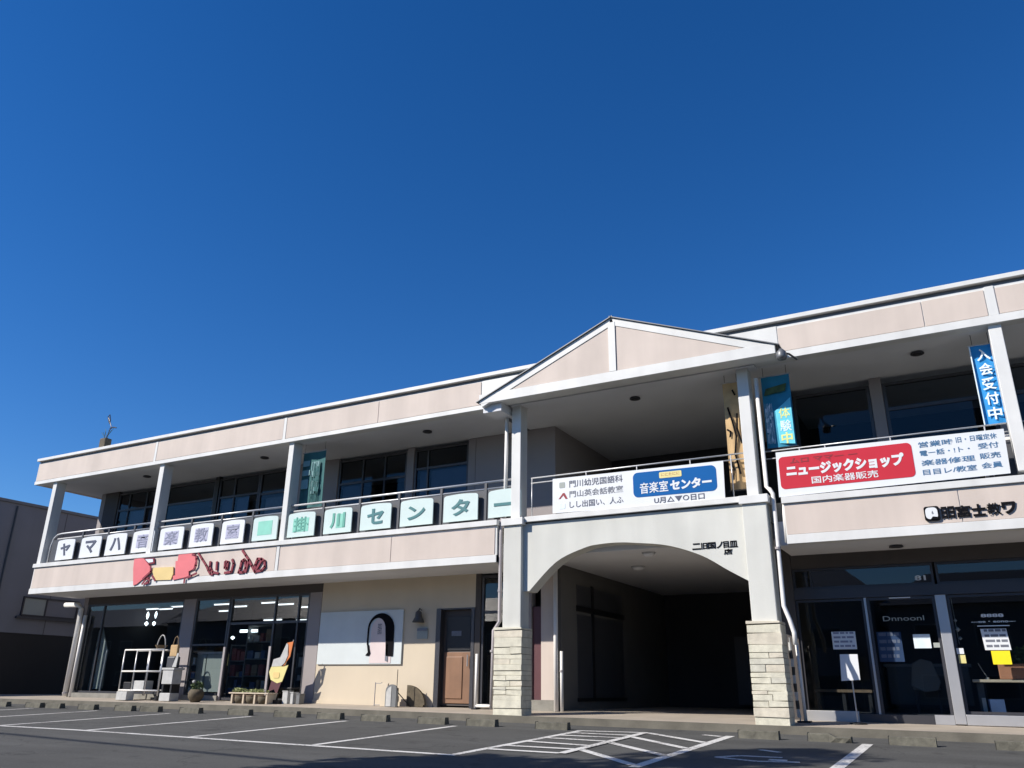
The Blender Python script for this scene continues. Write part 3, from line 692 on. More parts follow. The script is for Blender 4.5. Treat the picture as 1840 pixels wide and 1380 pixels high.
for i, (a, b) in enumerate(boards):
    t = thing('letter_board', ((a+b)/2, 15.1, 3.96), look[i], 'sign board', 'letter boards on the balcony railing')
    z0, z1 = 3.955, 4.545; n = 8
    top = [(a+0.06+(b-a-0.12)*k/n, z1+0.02*math.sin(math.pi*k/n)) for k in range(n+1)]
    outline = [(a, z0), (b, z0), (b, z1-0.05), (b-0.02, z1-0.015)]+top[::-1]+[(a+0.02, z1-0.015), (a, z1-0.05)]
    part('board', MB().prism(outline, 15.075, 15.105), 'signwhite' if i < 7 else 'mint', t)
    w = b-a; cx = (a+b)/2
    if 3 <= i <= 7:
        part('printed_square', bx(cx-w*0.29, cx+w*0.29, 15.071, 15.0745, z0+0.13, z1-0.10), 'lilac' if i < 7 else 'teal', t)
    if i in (8, 9):
        part('printed_square', bx(cx-w*(0.30 if i == 8 else 0.05), cx+w*0.28, 15.071, 15.0745, z0+0.12, z1-0.13), 'teal', t)
    h = {13: (0.24, 0.28), 11: (0.13, 0.14)}.get(i, (0.12, 0.10))
    if i == 7: continue
    text('letter', glyph[i], (cx-w*(0.32 if i in (13,) else 0.27), cx+w*(0.32 if i == 13 else 0.27), z0+h[0], z1-h[1]), 15.0695, ink[i], t, bold=0.03 if i in (0, 1, 2, 9, 10, 11, 12, 13) else 0.008)

# ------------------------------------------------------------------ banners on the balcony
def wavy(x0, x1, z0, z1, y, amp=0.012, nx=16, nz=4):
    mb = MB()
    for side in (0, 1):
        for j in range(nz+1):
            for i in range(nx+1):
                u, v = i/nx, j/nz
                mb.v.append((x0+(x1-x0)*u, y+side*0.006+amp*math.sin(u*9.0+v*2.0)*(1-0.4*v), z0+(z1-z0)*v))
    n = nx+1; o = n*(nz+1)
    for j in range(nz):
        for i in range(nx):
            mb.f.append((j*n+i, j*n+i+1, (j+1)*n+i+1, (j+1)*n+i)); mb.f.append((o+j*n+i+1, o+j*n+i, o+(j+1)*n+i, o+(j+1)*n+i+1))
    return mb
t = thing('banner', (-5.5, 15.0, 3.9), 'long white balcony banner with a rounded blue field over the arch', 'banner', 'long banners on the balcony')
y = 15.0
mb = MB().prism([(-7.33, 3.905), (-3.735, 3.845), (-3.715, 4.60), (-7.325, 4.635)], y, y+0.012)
part('sheet', mb, 'signwhite', t)
def skew(x, z): return z+(x+5.5)*(-0.012)
def skprism(pts, y0, y1): return MB().prism([(x, skew(x, z)) for x, z in pts], y0, y1)
part('blue_field', skprism(rrect(-5.54, -3.865, 4.06, 4.56, 0.10, corners=(1, 1, 1, 1)), y-0.005, y-0.001), 'blue', t)
part('yellow_tag', skprism(rrect(-4.99, -4.54, 4.40, 4.52, 0.02), y-0.009, y-0.0055), 'yellow', t)
text('tag_letters', 'ににたにに', (-4.95, -4.58, 4.43, 4.49), y-0.0095, 'terracotta', t, 0.0, 0.002)
text('letters', '音楽室', (-5.40, -4.82, 4.12, 4.34), y-0.0056, 'signwhite', t, 0.012, 0.004)
text('letters', 'センター', (-4.78, -3.96, 4.13, 4.335), y-0.0056, 'signwhite', t, 0.05, 0.004)
text('small_letters', 'U月△▼○日口', (-5.12, -4.12, 3.90, 4.02), y-0.001, 'navyink', t, 0.02, 0.004)
part('printed_mark', MB().prism(rrect(-7.17, -7.04, 4.42, 4.54, 0.02), y-0.004, y-0.001), 'panelgrey', t)
part('printed_mark', MB().prism([(-7.19, 4.19), (-7.09, 4.31), (-7.05, 4.31), (-6.98, 4.18), (-7.03, 4.18), (-7.08, 4.26), (-7.15, 4.19)], y-0.004, y-0.001), 'darkred', t)
part('printed_mark', MB().prism(rrect(-7.17, -7.04, 3.98, 4.09, 0.02), y-0.004, y-0.001), 'paleprint', t)
text('letters', '門川幼児国語科', (-6.94, -5.76, 4.41, 4.56), y-0.001, 'navyink', t, 0.008, 0.004)
text('letters', '門山英会話教室', (-6.94, -5.76, 4.20, 4.34), y-0.001, 'greyink', t, 0.008, 0.004)
text('letters', 'しし出国い、人ふ', (-6.94, -5.76, 3.98, 4.12), y-0.001, 'navyink', t, 0.008, 0.004)

t = thing('banner', (-0.9, 15.0, 3.84), 'long white balcony banner with a rounded red field on the right wing', 'banner', 'long banners on the balcony')
y = 14.99
part('sheet', MB().prism([(-2.755, 3.80), (0.885, 3.84), (0.915, 4.585), (-2.735, 4.635)], y, y+0.012), 'signwhite', t)
part('red_field', MB().prism(rrect(-2.70, -0.48, 3.935, 4.535, 0.08), y-0.005, y-0.001), 'red', t)
text('letters', 'ムロ ママー ー', (-2.50, -1.35, 4.39, 4.49), y-0.0055, 'darkred', t, 0.03, 0.003)
text('letters', 'ニュージックショップ', (-2.58, -0.62, 4.145, 4.375), y-0.0055, 'signwhite', t, 0.06, 0.004)
text('letters', '国内楽器販売', (-2.16, -1.06, 3.985, 4.115), y-0.0055, 'signwhite', t, 0.012, 0.004)
for r, (z, a, c) in enumerate(((4.42, '営業時', '旧・日曜定休'), (4.27, '電ー話・!ト・', '受付'), (4.10, '楽器修理', '販売'), (3.94, '目目レ/教室', '会員'))):
    text('small_letters', a, (-0.37, -0.37+(0.52 if r == 0 else 0.75 if r in (1,) else 0.80), z, z+0.10), y-0.001, 'blueink', t, 0.012, 0.003)
    text('small_letters', c, (0.20 if r == 0 else 0.50, 0.80, z+0.015, z+0.115), y-0.001, 'blueink', t, 0.012, 0.003)

def hanging(name, x0, x1, z0, z1, y, m, label, cat='banner', slant=0.0):
    t = thing(name, ((x0+x1)/2, y, z0), label, cat, 'narrow upright banners behind the balcony posts')
    cl = wavy(x0, x1, z0, z1, y, 0.02, 8, 10)
    part('cloth', cl, m, t, smooth=True)
    part('top_rod', MB().tube([(x0-0.03, y, z1+0.01), (x1+0.03, y, z1+0.01)], 0.012, 6), 'alu', t)
    part('bottom_rod', MB().tube([(x0-0.03, y, z0-0.01), (x1+0.03, y, z0-0.01)], 0.012, 6), 'frame', t)
    for xx in (x0+0.05, x1-0.05): part('cord', MB().tube([(xx, y, z1+0.01), (xx, y, 6.47)], 0.005, 4), 'frame', t)
    return t
t = hanging('upright_banner', -14.83, -14.05, 4.75, 6.22, 15.42, 'clothdull', 'dim teal upright banner with pale blocks behind the third post')
for (a, b, c, e) in ((-14.78, -14.55, 5.85, 6.0), (-14.78, -14.52, 5.60, 5.75), (-14.78, -14.55, 5.25, 5.50), (-14.48, -14.20, 5.55, 5.95), (-14.46, -14.22, 5.10, 5.45)):
    part('print_or_sunlit_block', MB().prism(rrect(a, b, c, e, 0.03), 15.385, 15.393), 'dimprint', t)
text('letters', '体験無料', (-14.47, -14.17, 4.85, 5.95), 15.38, 'clothdull', t, 0.02, 0.003)
t = hanging('upright_banner', -3.70, -3.36, 4.10, 6.27, 15.36, 'clothtan', 'tan upright banner with dark brush scribbles beside the right gable post')
for pts in ([(-3.62, 5.75), (-3.55, 5.45), (-3.50, 5.15), (-3.55, 4.8), (-3.48, 4.4)], [(-3.66, 5.3), (-3.60, 5.25), (-3.62, 5.15)], [(-3.45, 5.6), (-3.47, 5.3), (-3.40, 5.0)], [(-3.66, 4.7), (-3.60, 4.5), (-3.62, 4.3)], [(-3.50, 6.1), (-3.46, 6.0)]):
    mb = MB()
    for q in stroke(pts, 0.035): mb.prism(q, 15.322, 15.328)
    part('brush_stroke', mb, 'ink', t)
t = hanging('upright_banner', -2.94, -2.40, 4.83, 6.27, 15.36, 'clothteal', 'teal upright banner with yellow and white print beside the gable corner')
part('print_or_sunlit_block', MB().prism([(-2.72, 5.55), (-2.42, 5.78), (-2.42, 4.86), (-2.70, 4.90)], 15.325, 15.332), 'clothsunlit', t)  # sunlit right side of the cloth painted on, with its slanting shade edge
for ch, c, z in (('体', 'yellowprint', 5.38), ('験', 'paleprint', 5.12), ('中', 'yellowprint', 4.88)):
    text('letters', ch, (-2.66, -2.45, z, z+0.22), 15.3245, c, t, 0.03 if ch == '中' else 0.012, 0.003)
text('letters', '無料受付', (-2.91, -2.77, 4.90, 5.72), 15.325, 'paleprint', t, 0.01, 0.003, )
part('print_or_sunlit_block', MB().prism([(-2.90, 5.88), (-2.50, 5.93), (-2.46, 6.08), (-2.86, 6.02)], 15.325, 15.331), 'leaf', t)
t = hanging('upright_banner', 0.68, 1.04, 4.80, 6.25, 15.42, 'clothblue', 'bright blue upright banner with pale vertical lettering by the right post')
for k, ch in enumerate('入会受付中'):
    z1 = 6.17-k*0.27
    text('letters', ch, (0.76, 0.97, z1-0.22, z1), 15.385, 'paleprint', t, 0.02, 0.003)
part('hem', bx(0.672, 0.69, 15.385, 15.43, 4.80, 6.25), 'paleprint', t)
# folded outdoor unit on the balcony at the right post
t = thing('outdoor_unit', (0.9, 15.55, 3.745), 'white outdoor air conditioner unit on the balcony beside the red banner', 'air conditioner')
part('casing', bx(0.55, 1.30, 15.42, 15.72, 3.80, 4.60), 'pipe', t, 0.02)
part('grille', bx(0.60, 1.05, 15.405, 15.419, 3.9, 4.5), 'infill', t)
for x in (0.62, 1.2): part('foot', bx(x-0.04, x+0.04, 15.42, 15.72, 3.746, 3.80), 'frame', t)

# ------------------------------------------------------------------ fascia signs
def polysign(t, name, pts, y0, y1, m): return part(name, MB().prism(pts, y0, y1), m, t)
t = thing('fascia_sign', (-18.0, 14.98, 3.0), 'pink and mustard pictorial sign with loose maroon lettering on the left fascia', 'sign')
Y0, Y1 = 14.955, 14.984
polysign(t, 'pink_shape', [(-20.32, 3.745), (-20.06, 3.755), (-19.92, 3.74), (-19.6, 3.5), (-19.53, 3.35), (-20.03, 3.05), (-20.17, 3.02), (-20.29, 3.48)], Y0, Y1, 'signpink')
polysign(t, 'outlined_tag', [(-19.9, 3.73), (-19.48, 3.72), (-19.44, 3.58), (-19.68, 3.57)], Y0, Y1, 'signmaroon')
polysign(t, 'tag_face', [(-19.84, 3.71), (-19.53, 3.70), (-19.50, 3.62), (-19.68, 3.61)], Y0-0.006, Y0-0.001, 'paleprint')
polysign(t, 'mustard_shape', [(-19.46, 3.46), (-18.66, 3.44), (-18.62, 3.26), (-18.68, 3.1), (-19.31, 3.12), (-19.46, 3.35)], Y0, Y1, 'signyellow')
polysign(t, 'pink_shape', [(-18.52, 3.755), (-17.99, 3.755), (-17.88, 3.71), (-17.82, 3.54), (-17.86, 3.34), (-18.03, 3.29), (-18.0, 3.15), (-18.59, 3.09), (-18.61, 3.2), (-18.53, 3.21), (-18.6, 3.59), (-18.52, 3.59)], Y0, Y1, 'signpink')
for pts in ([(-17.97, 3.73), (-17.85, 3.70), (-17.77, 3.60), (-17.76, 3.42), (-17.84, 3.33)], [(-18.07, 3.12), (-17.88, 3.17), (-17.71, 3.22)], [(-18.13, 3.1), (-18.13, 3.0)],
            [(-19.80, 3.04), (-19.67, 3.16), (-19.54, 3.19), (-19.53, 3.08), (-19.70, 3.04)], [(-19.43, 3.24), (-19.29, 3.11)], [(-19.56, 3.5), (-19.53, 3.36), (-19.8, 3.18)]):
    mb = MB()
    for q in stroke(pts, 0.055): mb.prism(q, Y0-0.012, Y0-0.002)
    part('outline_stroke', mb, 'signmaroon', t)
for k, pts in enumerate(([(-17.76, 3.74), (-17.58, 3.57), (-17.4, 3.40), (-17.30, 3.27), (-17.20, 3.17), (-17.12, 3.16)], [(-17.27, 3.49), (-17.26, 3.37), (-17.20, 3.28), (-17.12, 3.22), (-16.92, 3.18)], [(-17.02, 3.47), (-17.0, 3.28)],
            [(-16.72, 3.46), (-16.71, 3.31), (-16.62, 3.29), (-16.61, 3.45), (-16.70, 3.47)], [(-16.47, 3.5), (-16.41, 3.4), (-16.45, 3.19), (-16.68, 3.18)],
            [(-16.19, 3.16), (-16.15, 3.27), (-16.13, 3.44), (-16.05, 3.48), (-16.00, 3.44), (-15.96, 3.26), (-16.02, 3.16), (-16.18, 3.16)], [(-16.14, 3.71), (-16.0, 3.57), (-15.88, 3.46), (-15.75, 3.30), (-15.61, 3.14)], [(-15.88, 3.45), (-15.94, 3.16)],
            [(-15.60, 3.14), (-15.64, 3.32), (-15.58, 3.47), (-15.45, 3.46), (-15.33, 3.40), (-15.30, 3.26), (-15.40, 3.17), (-15.55, 3.16)], [(-15.42, 3.44), (-15.57, 3.22)])):
    mb = MB()
    for q in stroke(pts, 0.06 if k else 0.05): mb.prism(q, Y0, Y1)
    part('letter', mb, 'signmaroon', t)
t = thing('fascia_sign', (0.2, 14.98, 3.18), 'heavy black company lettering with a square white logo on the right fascia', 'sign')
part('logo_back', MB().prism(rrect(-0.455, -0.225, 3.165, 3.405, 0.04), 14.960, 14.982), 'ink', t)
part('logo_face', MB().prism(rrect(-0.435, -0.255, 3.195, 3.385, 0.06), 14.953, 14.9595), 'signwhite', t)
part('logo_mark', MB().prism([(-0.37, 3.19), (-0.335, 3.235), (-0.27, 3.225), (-0.25, 3.19)], 14.948, 14.9525), 'ink', t)
part('logo_mark', MB().prism([(-0.345, 3.29), (-0.33, 3.33), (-0.318, 3.29), (-0.33, 3.27)], 14.948, 14.9525), 'greyink', t)
x = -0.205
for ch, w in (('日', .085), ('日', .10), ('富', .22), ('士', .20), ('教', .20), ('ワ', .20)):
    text('letter', ch, (x+0.004, x+w+0.004, 3.19, 3.385), 14.982, 'ink', t, 0.05 if ch in '日士ワ' else 0.016, 0.008); x += w+0.012
t = thing('arch_sign', (-4.05, 15.05, 2.96), 'small black lettering right of the arch crown on the white arch wall', 'sign')
x = -4.44
for ch, w in (('ニ', .16), ('旧', .11), ('国', .15), ('ノ', .12), ('目', .10), ('皿', .15)):
    text('letter', ch, (x, x+w, 2.97, 3.09), 15.058, 'ink', t, 0.02, 0.008); x += w+0.012
text('letter', '店', (-3.855, -3.695, 2.845, 2.95), 15.058, 'ink', t, 0.02, 0.008)

# flood light at the gable corner
t = thing('flood_light', (-2.36, 14.45, 6.3), 'small dark flood light on a bracket at the right gable corner', 'lamp')
part('bracket', MB().tube([(-2.40, 14.6, 6.50), (-2.36, 14.45, 6.44), (-2.36, 14.42, 6.36)], 0.018, 6), 'frame', t)
part('lamp_head', MB().lathe(-2.34, 14.42, [(0.035, 6.42), (0.085, 6.36), (0.095, 6.27), (0.08, 6.22)], 12), 'roofmetal', t, smooth=True)
part('side_arm', MB().tube([(-2.36, 14.42, 6.36), (-2.22, 14.5, 6.33), (-2.12, 14.7, 6.28)], 0.02, 6), 'frame', t)
# roof aerial
t = thing('roof_aerial', (-27.4+1.9, 16.6, 7.31), 'thin bent roof aerial on a dark stub above the left roof edge', 'aerial')
ax, ay = -24.55, 16.2
part('base_box', bx(ax-0.16, ax+0.14, ay-0.1, ay+0.15, 7.3, 8.16), 'potbrown', t, 0.03)
part('mast', MB().tube([(ax, ay, 8.1), (ax+0.18, ay, 8.55), (ax-0.05, ay, 8.90)], 0.014, 5), 'frame', t)
part('dipole', MB().tube([(ax+0.12, ay, 8.48), (ax+0.30, ay, 8.52), (ax+0.46, ay, 8.47)], 0.02, 5), 'frame', t)
part('dipole', MB().tube([(ax+0.02, ay, 8.72), (ax-0.10, ay, 8.95), (ax-0.02, ay, 9.0), (ax+0.06, ay, 8.80), (ax+0.06, ay, 8.66)], 0.018, 5), 'frame', t)
for k in range(7): part('twig', MB().tube([(ax+random.uniform(-.1, .1), ay, 8.1), (ax+random.uniform(-.3, .3), ay+random.uniform(-.1, .1), 8.3+random.uniform(0, .25))], 0.007, 4), 'leaf', t)

# ------------------------------------------------------------------ things in front of the left shop
fl = lambda x, y: zp(x, y)
# display trolley
z = fl(-20, 15.9)
t = thing('display_trolley', (-20.2, 15.9, z), 'white pipe display trolley with two open tiers outside the left shop window', 'trolley')
def pipes(t, name, segs, r, m):
    for s in segs: part(name, MB().tube(s, r, 7), m, t, smooth=True)
xa, xb, ya, yb = -21.02, -19.42, 15.7, 16.1
for yy in (ya, yb):
    pipes(t, 'upright', [[(x, yy, z+0.12), (x, yy, z+1.3)] for x in (xa, -20.5, -19.95, xb)], 0.02, 'alu')
    pipes(t, 'rail', [[(xa, yy, z+h), (xb, yy, z+h)] for h in (0.25, 0.74, 1.30)], 0.022, 'pipe')
for h in (0.25, 0.74): part('shelf', bx(xa, xb, ya, yb, z+h-0.012, z+h+0.008), 'infill', t)
for x in (xa+0.05, xb-0.05):
    for yy in (ya+0.03, yb-0.03): part('castor', MB().lathe(x, yy, [(0.05, z), (0.05, z+0.1), (0.02, z+0.12)], 8), 'black', t)
t2 = thing('storage_crate', (-20.3, 15.9, z+0.26), 'white wire crate on the lower tier of the display trolley', 'crate')
part('crate_box', bx(-20.55, -20.05, 15.72, 16.02, z+0.26, z+0.50), 'goods0', t2, 0.01)
t2 = thing('storage_crate', (-20.7, 15.9, z+0.26), 'dark box beside the white crate on the display trolley', 'crate')
part('crate_box', bx(-20.92, -20.62, 15.74, 16.02, z+0.26, z+0.46), 'black', t2, 0.01)
t2 = thing('wicker_hoop', (-19.75, 15.8, z+1.32), 'pale looped handle standing on top of the display trolley', 'basket')
hp = [(-19.92+0.17*(1-math.cos(a))*1.0, 15.85, z+1.33+0.36*math.sin(a)) for a in [math.pi*k/8 for k in range(9)]]
part('hoop', MB().tube(hp, 0.016, 6), 'goods0', t2, smooth=True)
part('bowl', MB().lathe(-19.75, 15.85, [(0.10, z+1.325), (0.17, z+1.42), (0.16, z+1.42), (0.09, z+1.335)], 12), 'goods3', t2)
t2 = thing('white_box', (-20.75, 15.45, z), 'low white box on the pavement under the trolley', 'box')
part('box_body', bx(-20.72, -20.30, 15.42, 15.66, z, z+0.22), 'goods0', t2, 0.01)
# bag stand
t = thing('bag_stand', (-19.0, 15.75, z), 'narrow stand with a hanging bag and white boxes beside the pillar', 'stand')
part('pole', MB().tube([(-19.12, 15.85, z), (-19.12, 15.85, z+1.62)], 0.014, 6), 'frame', t)
part('tray', bx(-19.28, -18.80, 15.6, 15.95, z+0.78, z+0.83), 'goods0', t)
part('wire_basket', bx(-19.24, -18.84, 15.62, 15.92, z+0.42, z+0.775), 'goods0', t, 0.01)
part('lower_box', bx(-19.22, -18.82, 15.6, 15.9, z, z+0.20), 'goods0', t, 0.01)
part('leg', bx(-19.22, -19.16, 15.64, 15.9, z+0.2, z+0.42), 'black', t); part('leg', bx(-18.9, -18.84, 15.64, 15.9, z+0.2, z+0.42), 'black', t)
t = thing('tote_bag', (-19.1, 15.8, z+1.2), 'small cream tote bag hanging by looped straps', 'bag')
part('bag_body', bx(-19.26, -18.98, 15.76, 15.84, z+1.12, z+1.42), 'clothtan', t, 0.02)
part('strap', MB().tube([(-19.22, 15.8, z+1.42), (-19.17, 15.8, z+1.60), (-19.10, 15.8, z+1.65), (-19.04, 15.8, z+1.58), (-19.01, 15.8, z+1.42)], 0.012, 6), 'goods3', t)
t = thing('dark_bag', (-19.1, 15.8, z+0.83), 'dark bag with a white flap standing on the stand tray', 'bag')
part('bag_body', bx(-19.26, -18.96, 15.7, 15.9, z+0.83, z+1.12), 'infill', t, 0.03)
part('flap', MB().prism([(-18.99, z+0.85), (-18.84, z+0.85), (-18.80, z+1.2), (-18.86, z+1.2)], 15.68, 15.70), 'goods0', t)
# potted plant
def leaves(cx, cy, cz, rx, ry, rz, n, size):
    mb = MB()
    for _ in range(n):
        while True:
            a = Vector((random.uniform(-1, 1), random.uniform(-1, 1), random.uniform(-1, 1)))
            if a.length < 1: break
        p = Vector((cx+a.x*rx, cy+a.y*ry, cz+a.z*rz))
        u = Vector((random.gauss(0, 1), random.gauss(0, 1), random.gauss(0, 1))).normalized(); w = u.orthogonal().normalized(); s = size*random.uniform(.6, 1.3)
        mb.add([p-u*s, p+w*s*0.45, p+u*s, p-w*s*0.45], [(0, 1, 2, 3)])
    return mb
z = fl(-17.9, 15.7)
t = thing('potted_plant', (-17.95, 15.7, z), 'round mossy pot with a dark plant in front of the second shop window', 'plant')
part('pot', MB().lathe(-17.95, 15.7, [(0.11, z), (0.19, z+0.12), (0.20, z+0.22), (0.15, z+0.31), (0.13, z+0.30)], 14), 'potbrown', t, smooth=True)
part('foliage', leaves(-17.95, 15.7, z+0.38, 0.17, 0.15, 0.14, 160, 0.045), 'leaf', t)
part('flower', MB().lathe(-17.97, 15.6, [(0.01, z+0.45), (0.045, z+0.48), (0.04, z+0.52), (0.01, z+0.54)], 8), 'goods0', t)
# low bench with baskets under it
z = fl(-16.0, 15.75)
t = thing('plant_bench', (-16.0, 15.75, z), 'low pale topped wooden bench with plants along it by the shop door', 'bench')
for k in range(3): part('plank', bx(-16.66, -15.32, 15.58+k*0.115, 15.685+k*0.115, z+0.225, z+0.255), 'beigetop', t, 0.004)
for x in (-16.55, -16.16, -15.78, -15.38): part('leg', bx(x-0.025, x+0.025, 15.60, 15.90, z, z+0.224), 'beigetop', t)
part('foliage', leaves(-16.45, 15.74, z+0.30, 0.24, 0.14, 0.06, 150, 0.035), 'drygreen', t)
part('foliage', leaves(-15.85, 15.74, z+0.29, 0.42, 0.14, 0.045, 170, 0.035), 'drygreen', t)
for k, (x, lab) in enumerate(((-16.355, 'dark round basket under the left end of the plant bench'), (-15.97, 'dark round basket under the middle of the plant bench'), (-15.58, 'dark round basket under the right end of the plant bench'))):
    t = thing('basket', (x, 15.72, z), lab, 'basket', 'baskets under the plant bench')
    part('basket_body', MB().lathe(x, 15.72, [(0.11, z), (0.15, z+0.08), (0.155, z+0.17)], 12), 'potbrown', t, smooth=True)
    part('rim', MB().lathe(x, 15.72, [(0.15, z+0.171), (0.165, z+0.185), (0.15, z+0.195)], 12), 'crate', t, smooth=True)
for k, (x, w, h, m, lab) in enumerate(((-15.08, 0.15, 0.28, 'goods0', 'white box under the flag stand near the shop door'), (-14.86, 0.07, 0.25, 'goods0', 'slim white box between the flag stand and the pillar'), (-14.66, 0.09, 0.22, 'chair', 'small grey tin by the taupe pillar'))):
    z = fl(x, 16.0); t = thing('small_box', (x, 16.0, z), lab, 'box')
    part('box_body', bx(x-w/2-0.02, x+w/2, 15.92, 16.1, z, z+h), m, t, 0.008)
    part('box_lid', bx(x-w/2-0.03, x+w/2+0.01, 15.91, 16.11, z+h, z+h+0.02), m, t, 0.004)
# feather flag
z = fl(-15.3, 15.9)
t = thing('feather_flag', (-15.5, 15.9, z), 'curved orange, white and yellow shop flag on a leaning pole by the shop door', 'flag')
def flagband(pts, m, nm='flag_band'): return part(nm, MB().prism(pts, 15.88, 15.895), m, t)
flagband([(-14.96, 1.52), (-15.16, 1.49), (-15.10, 1.44), (-15.06, 1.20), (-15.16, 0.98), (-15.24, 0.92), (-15.02, 1.16)], 'orange')
flagband([(-15.17, 1.485), (-15.34, 1.15), (-15.56, 1.10), (-15.60, 0.93), (-15.28, 0.94), (-15.17, 1.02), (-15.10, 1.18), (-15.12, 1.44)], 'goods0')
flagband([(-15.61, 0.925), (-15.66, 0.80), (-15.58, 0.62), (-15.36, 0.54), (-15.20, 0.58), (-15.05, 0.97), (-15.17, 0.93), (-15.30, 0.935)], 'yellow')
flagband([(-15.35, 0.535), (-15.55, 0.60), (-15.62, 0.34), (-15.44, 0.40), (-15.34, 0.28), (-15.22, 0.57)], 'maroon')
part('print_mark', MB().prism(rrect(-15.52, -15.30, 0.66, 0.80, 0.05), 15.870, 15.879), 'signyellow', t)
part('flag_pole', MB().tube([(-14.98, 15.91, 1.56), (-15.10, 15.91, 1.2), (-15.32, 15.91, 0.5), (-15.40, 15.91, z)], 0.012, 6), 'alu', t)
part('flag_foot', bx(-15.60, -15.2, 15.8, 16.02, z, z+0.09), 'black', t, 0.01)
z = fl(-15.3, 16.1)
t = thing('stool', (-15.25, 16.12, z), 'dark low stool behind the flag by the shop door', 'stool')
part('seat', bx(-15.50, -14.98, 16.0, 16.3, z+0.33, z+0.37), 'black', t, 0.006)
for x in (-15.46, -15.02):
    for yy in (16.03, 16.27): part('leg', bx(x-0.02, x+0.02, yy-0.02, yy+0.02, z, z+0.33), 'black', t)
# boards standing inside the shop windows
t = thing('display_board', (-23.9, 16.95, 0.16), 'tall grey green tapered board inside the leftmost shop window', 'board')
part('board', MB().prism([(-24.15, 0.30), (-23.50, 0.34), (-23.56, 1.45), (-23.98, 2.15), (-24.12, 2.0)], 16.95, 16.98), 'panelgrey', t)
part('stay', MB().tube([(-23.52, 16.92, 0.2), (-23.50, 16.92, 1.45)], 0.03, 6), 'alu', t)
t = thing('display_board', (-18.8, 16.8, 0.16), 'low pair of grey green boards inside the window right of the pillar', 'board')
part('board', bx(-19.33, -18.98, 16.78, 16.80, 0.30, 1.28), 'panelgrey', t); part('board', bx(-18.94, -18.30, 16.78, 16.80, 0.30, 1.28), 'panelgrey', t)
part('top_rail', bx(-19.34, -18.16, 16.765, 16.81, 1.29, 1.345), 'goods0', t)
part('end_tag', bx(-18.28, -18.12, 16.77, 16.80, 0.98, 1.285), 'yellow', t)
# shelves inside
def shelf(x0, x1, y0, y1, h, rows, label):
    t = thing('shelf_unit', ((x0+x1)/2, y0, 0.16), label, 'shelf')
    for x in (x0, x1-0.03): part('side', bx(x, x+0.03, y0, y1, 0.165, h), 'chair', t)
    for r in range(rows):
        zz = 0.25+(h-0.3)*r/(rows-1)
        part('shelf_board', bx(x0+0.032, x1-0.032, y0, y1, zz, zz+0.025), 'chair', t)
        if r < rows-1:
            x = x0+0.06; goods = [MB() for _ in range(4)]
            while x < x1-0.2:
                w = random.uniform(0.08, 0.24); hh = random.uniform(0.1, (h-0.3)/(rows-1)*0.8)
                goods[random.randrange(4)].box(x, x+w, y0+0.03, y1-0.05, zz+0.026, zz+0.026+hh); x += w+random.uniform(0.01, 0.12)
            for g, mm in zip(goods, ('goods0', 'goods1', 'goods2', 'goods3')):
                if g.v: part('goods', g, mm, t)
shelf(-22.6, -21.2, 18.6, 19.0, 1.5, 4, 'dim goods shelf behind the left window, left of the trolley')
shelf(-20.9, -19.9, 19.4, 19.8, 1.7, 4, 'dim goods shelf deep behind the display trolley')
shelf(-19.2, -18.2, 18.4, 18.8, 2.2, 5, 'tall dim shelf behind the low grey green boards')
shelf(-17.7, -16.5, 19.0, 19.4, 1.4, 4, 'dim goods shelf behind the open shop door')

# ------------------------------------------------------------------ cream wall things
t = thing('wall_sign', (-13.3, 16.48, 0.99), 'wide white wall sign with a pink arched panel on the cream wall', 'sign')
part('board', bx(-14.66, -12.06, 16.46, 16.495, 0.995, 2.25), 'mint2', t, 0.004)
def arch(x0, x1, z0, z1, n=12):
    r = (x1-x0)/2; c = (x0+x1)/2
    return [(x0, z0), (x1, z0)]+[(c+r*math.cos(math.pi*k/n), z1-r+r*math.sin(math.pi*k/n)) for k in range(n+1)]
part('arched_panel', MB().prism(arch(-13.00, -12.36, 1.02, 2.08), 16.453, 16.459), mat('pale_pink_print', (0.66, 0.56, 0.54), 0.5, 0.04), t)
ro, ri = [], []
n = 16
for k in range(n+1):
    a = math.pi-math.pi*k/n
    ro.append((-12.70+0.40*math.cos(a), 1.80+0.38*math.sin(a))); ri.append((-12.80+(0.24 if a < 1.57 else 0.255)*math.cos(a), 1.80+0.27*math.sin(a)))
ro = [(-13.10, 1.45)]+ro+[(-12.30, 1.18)]; ri = [(-13.065, 1.45)]+ri+[(-12.50, 1.18)]
part('black_arch', MB().strip(ro, ri, 16.44, 16.452), 'ink', t)
part('arch_foot', MB().prism([(-13.09, 1.45), (-13.04, 1.45), (-12.97, 1.25), (-13.00, 1.19), (-13.12, 1.20), (-13.05, 1.27)], 16.44, 16.452), 'ink', t)
part('arch_foot', MB().prism([(-12.52, 1.45), (-12.46, 1.45), (-12.44, 1.05), (-12.52, 1.08)], 16.44, 16.452), 'greyink', t)
text('small_letters', '音楽日', (-12.80, -12.68, 1.68, 1.95), 16.4525, 'greyink', t, 0, 0.003)
t = thing('wall_lamp', (-11.55, 16.4, 2.0), 'bell shaped wall lamp on the cream wall beside the door', 'lamp')
part('shade', MB().lathe(-11.56, 16.38, [(0.03, 2.20), (0.075, 2.16), (0.085, 2.05), (0.15, 1.93)], 14), 'infill', t, smooth=True)
part('arm', MB().tube([(-11.56, 16.38, 2.2), (-11.56, 16.42, 2.25), (-11.56, 16.5, 2.22)], 0.015, 6), 'infill', t)
t = thing('letter_slot', (-11.45, 16.48, 1.62), 'small grey letter slot plate under the bell lamp', 'letter box')
part('plate', bx(-11.64, -11.34, 16.47, 16.495, 1.56, 1.79), 'panelgrey', t)
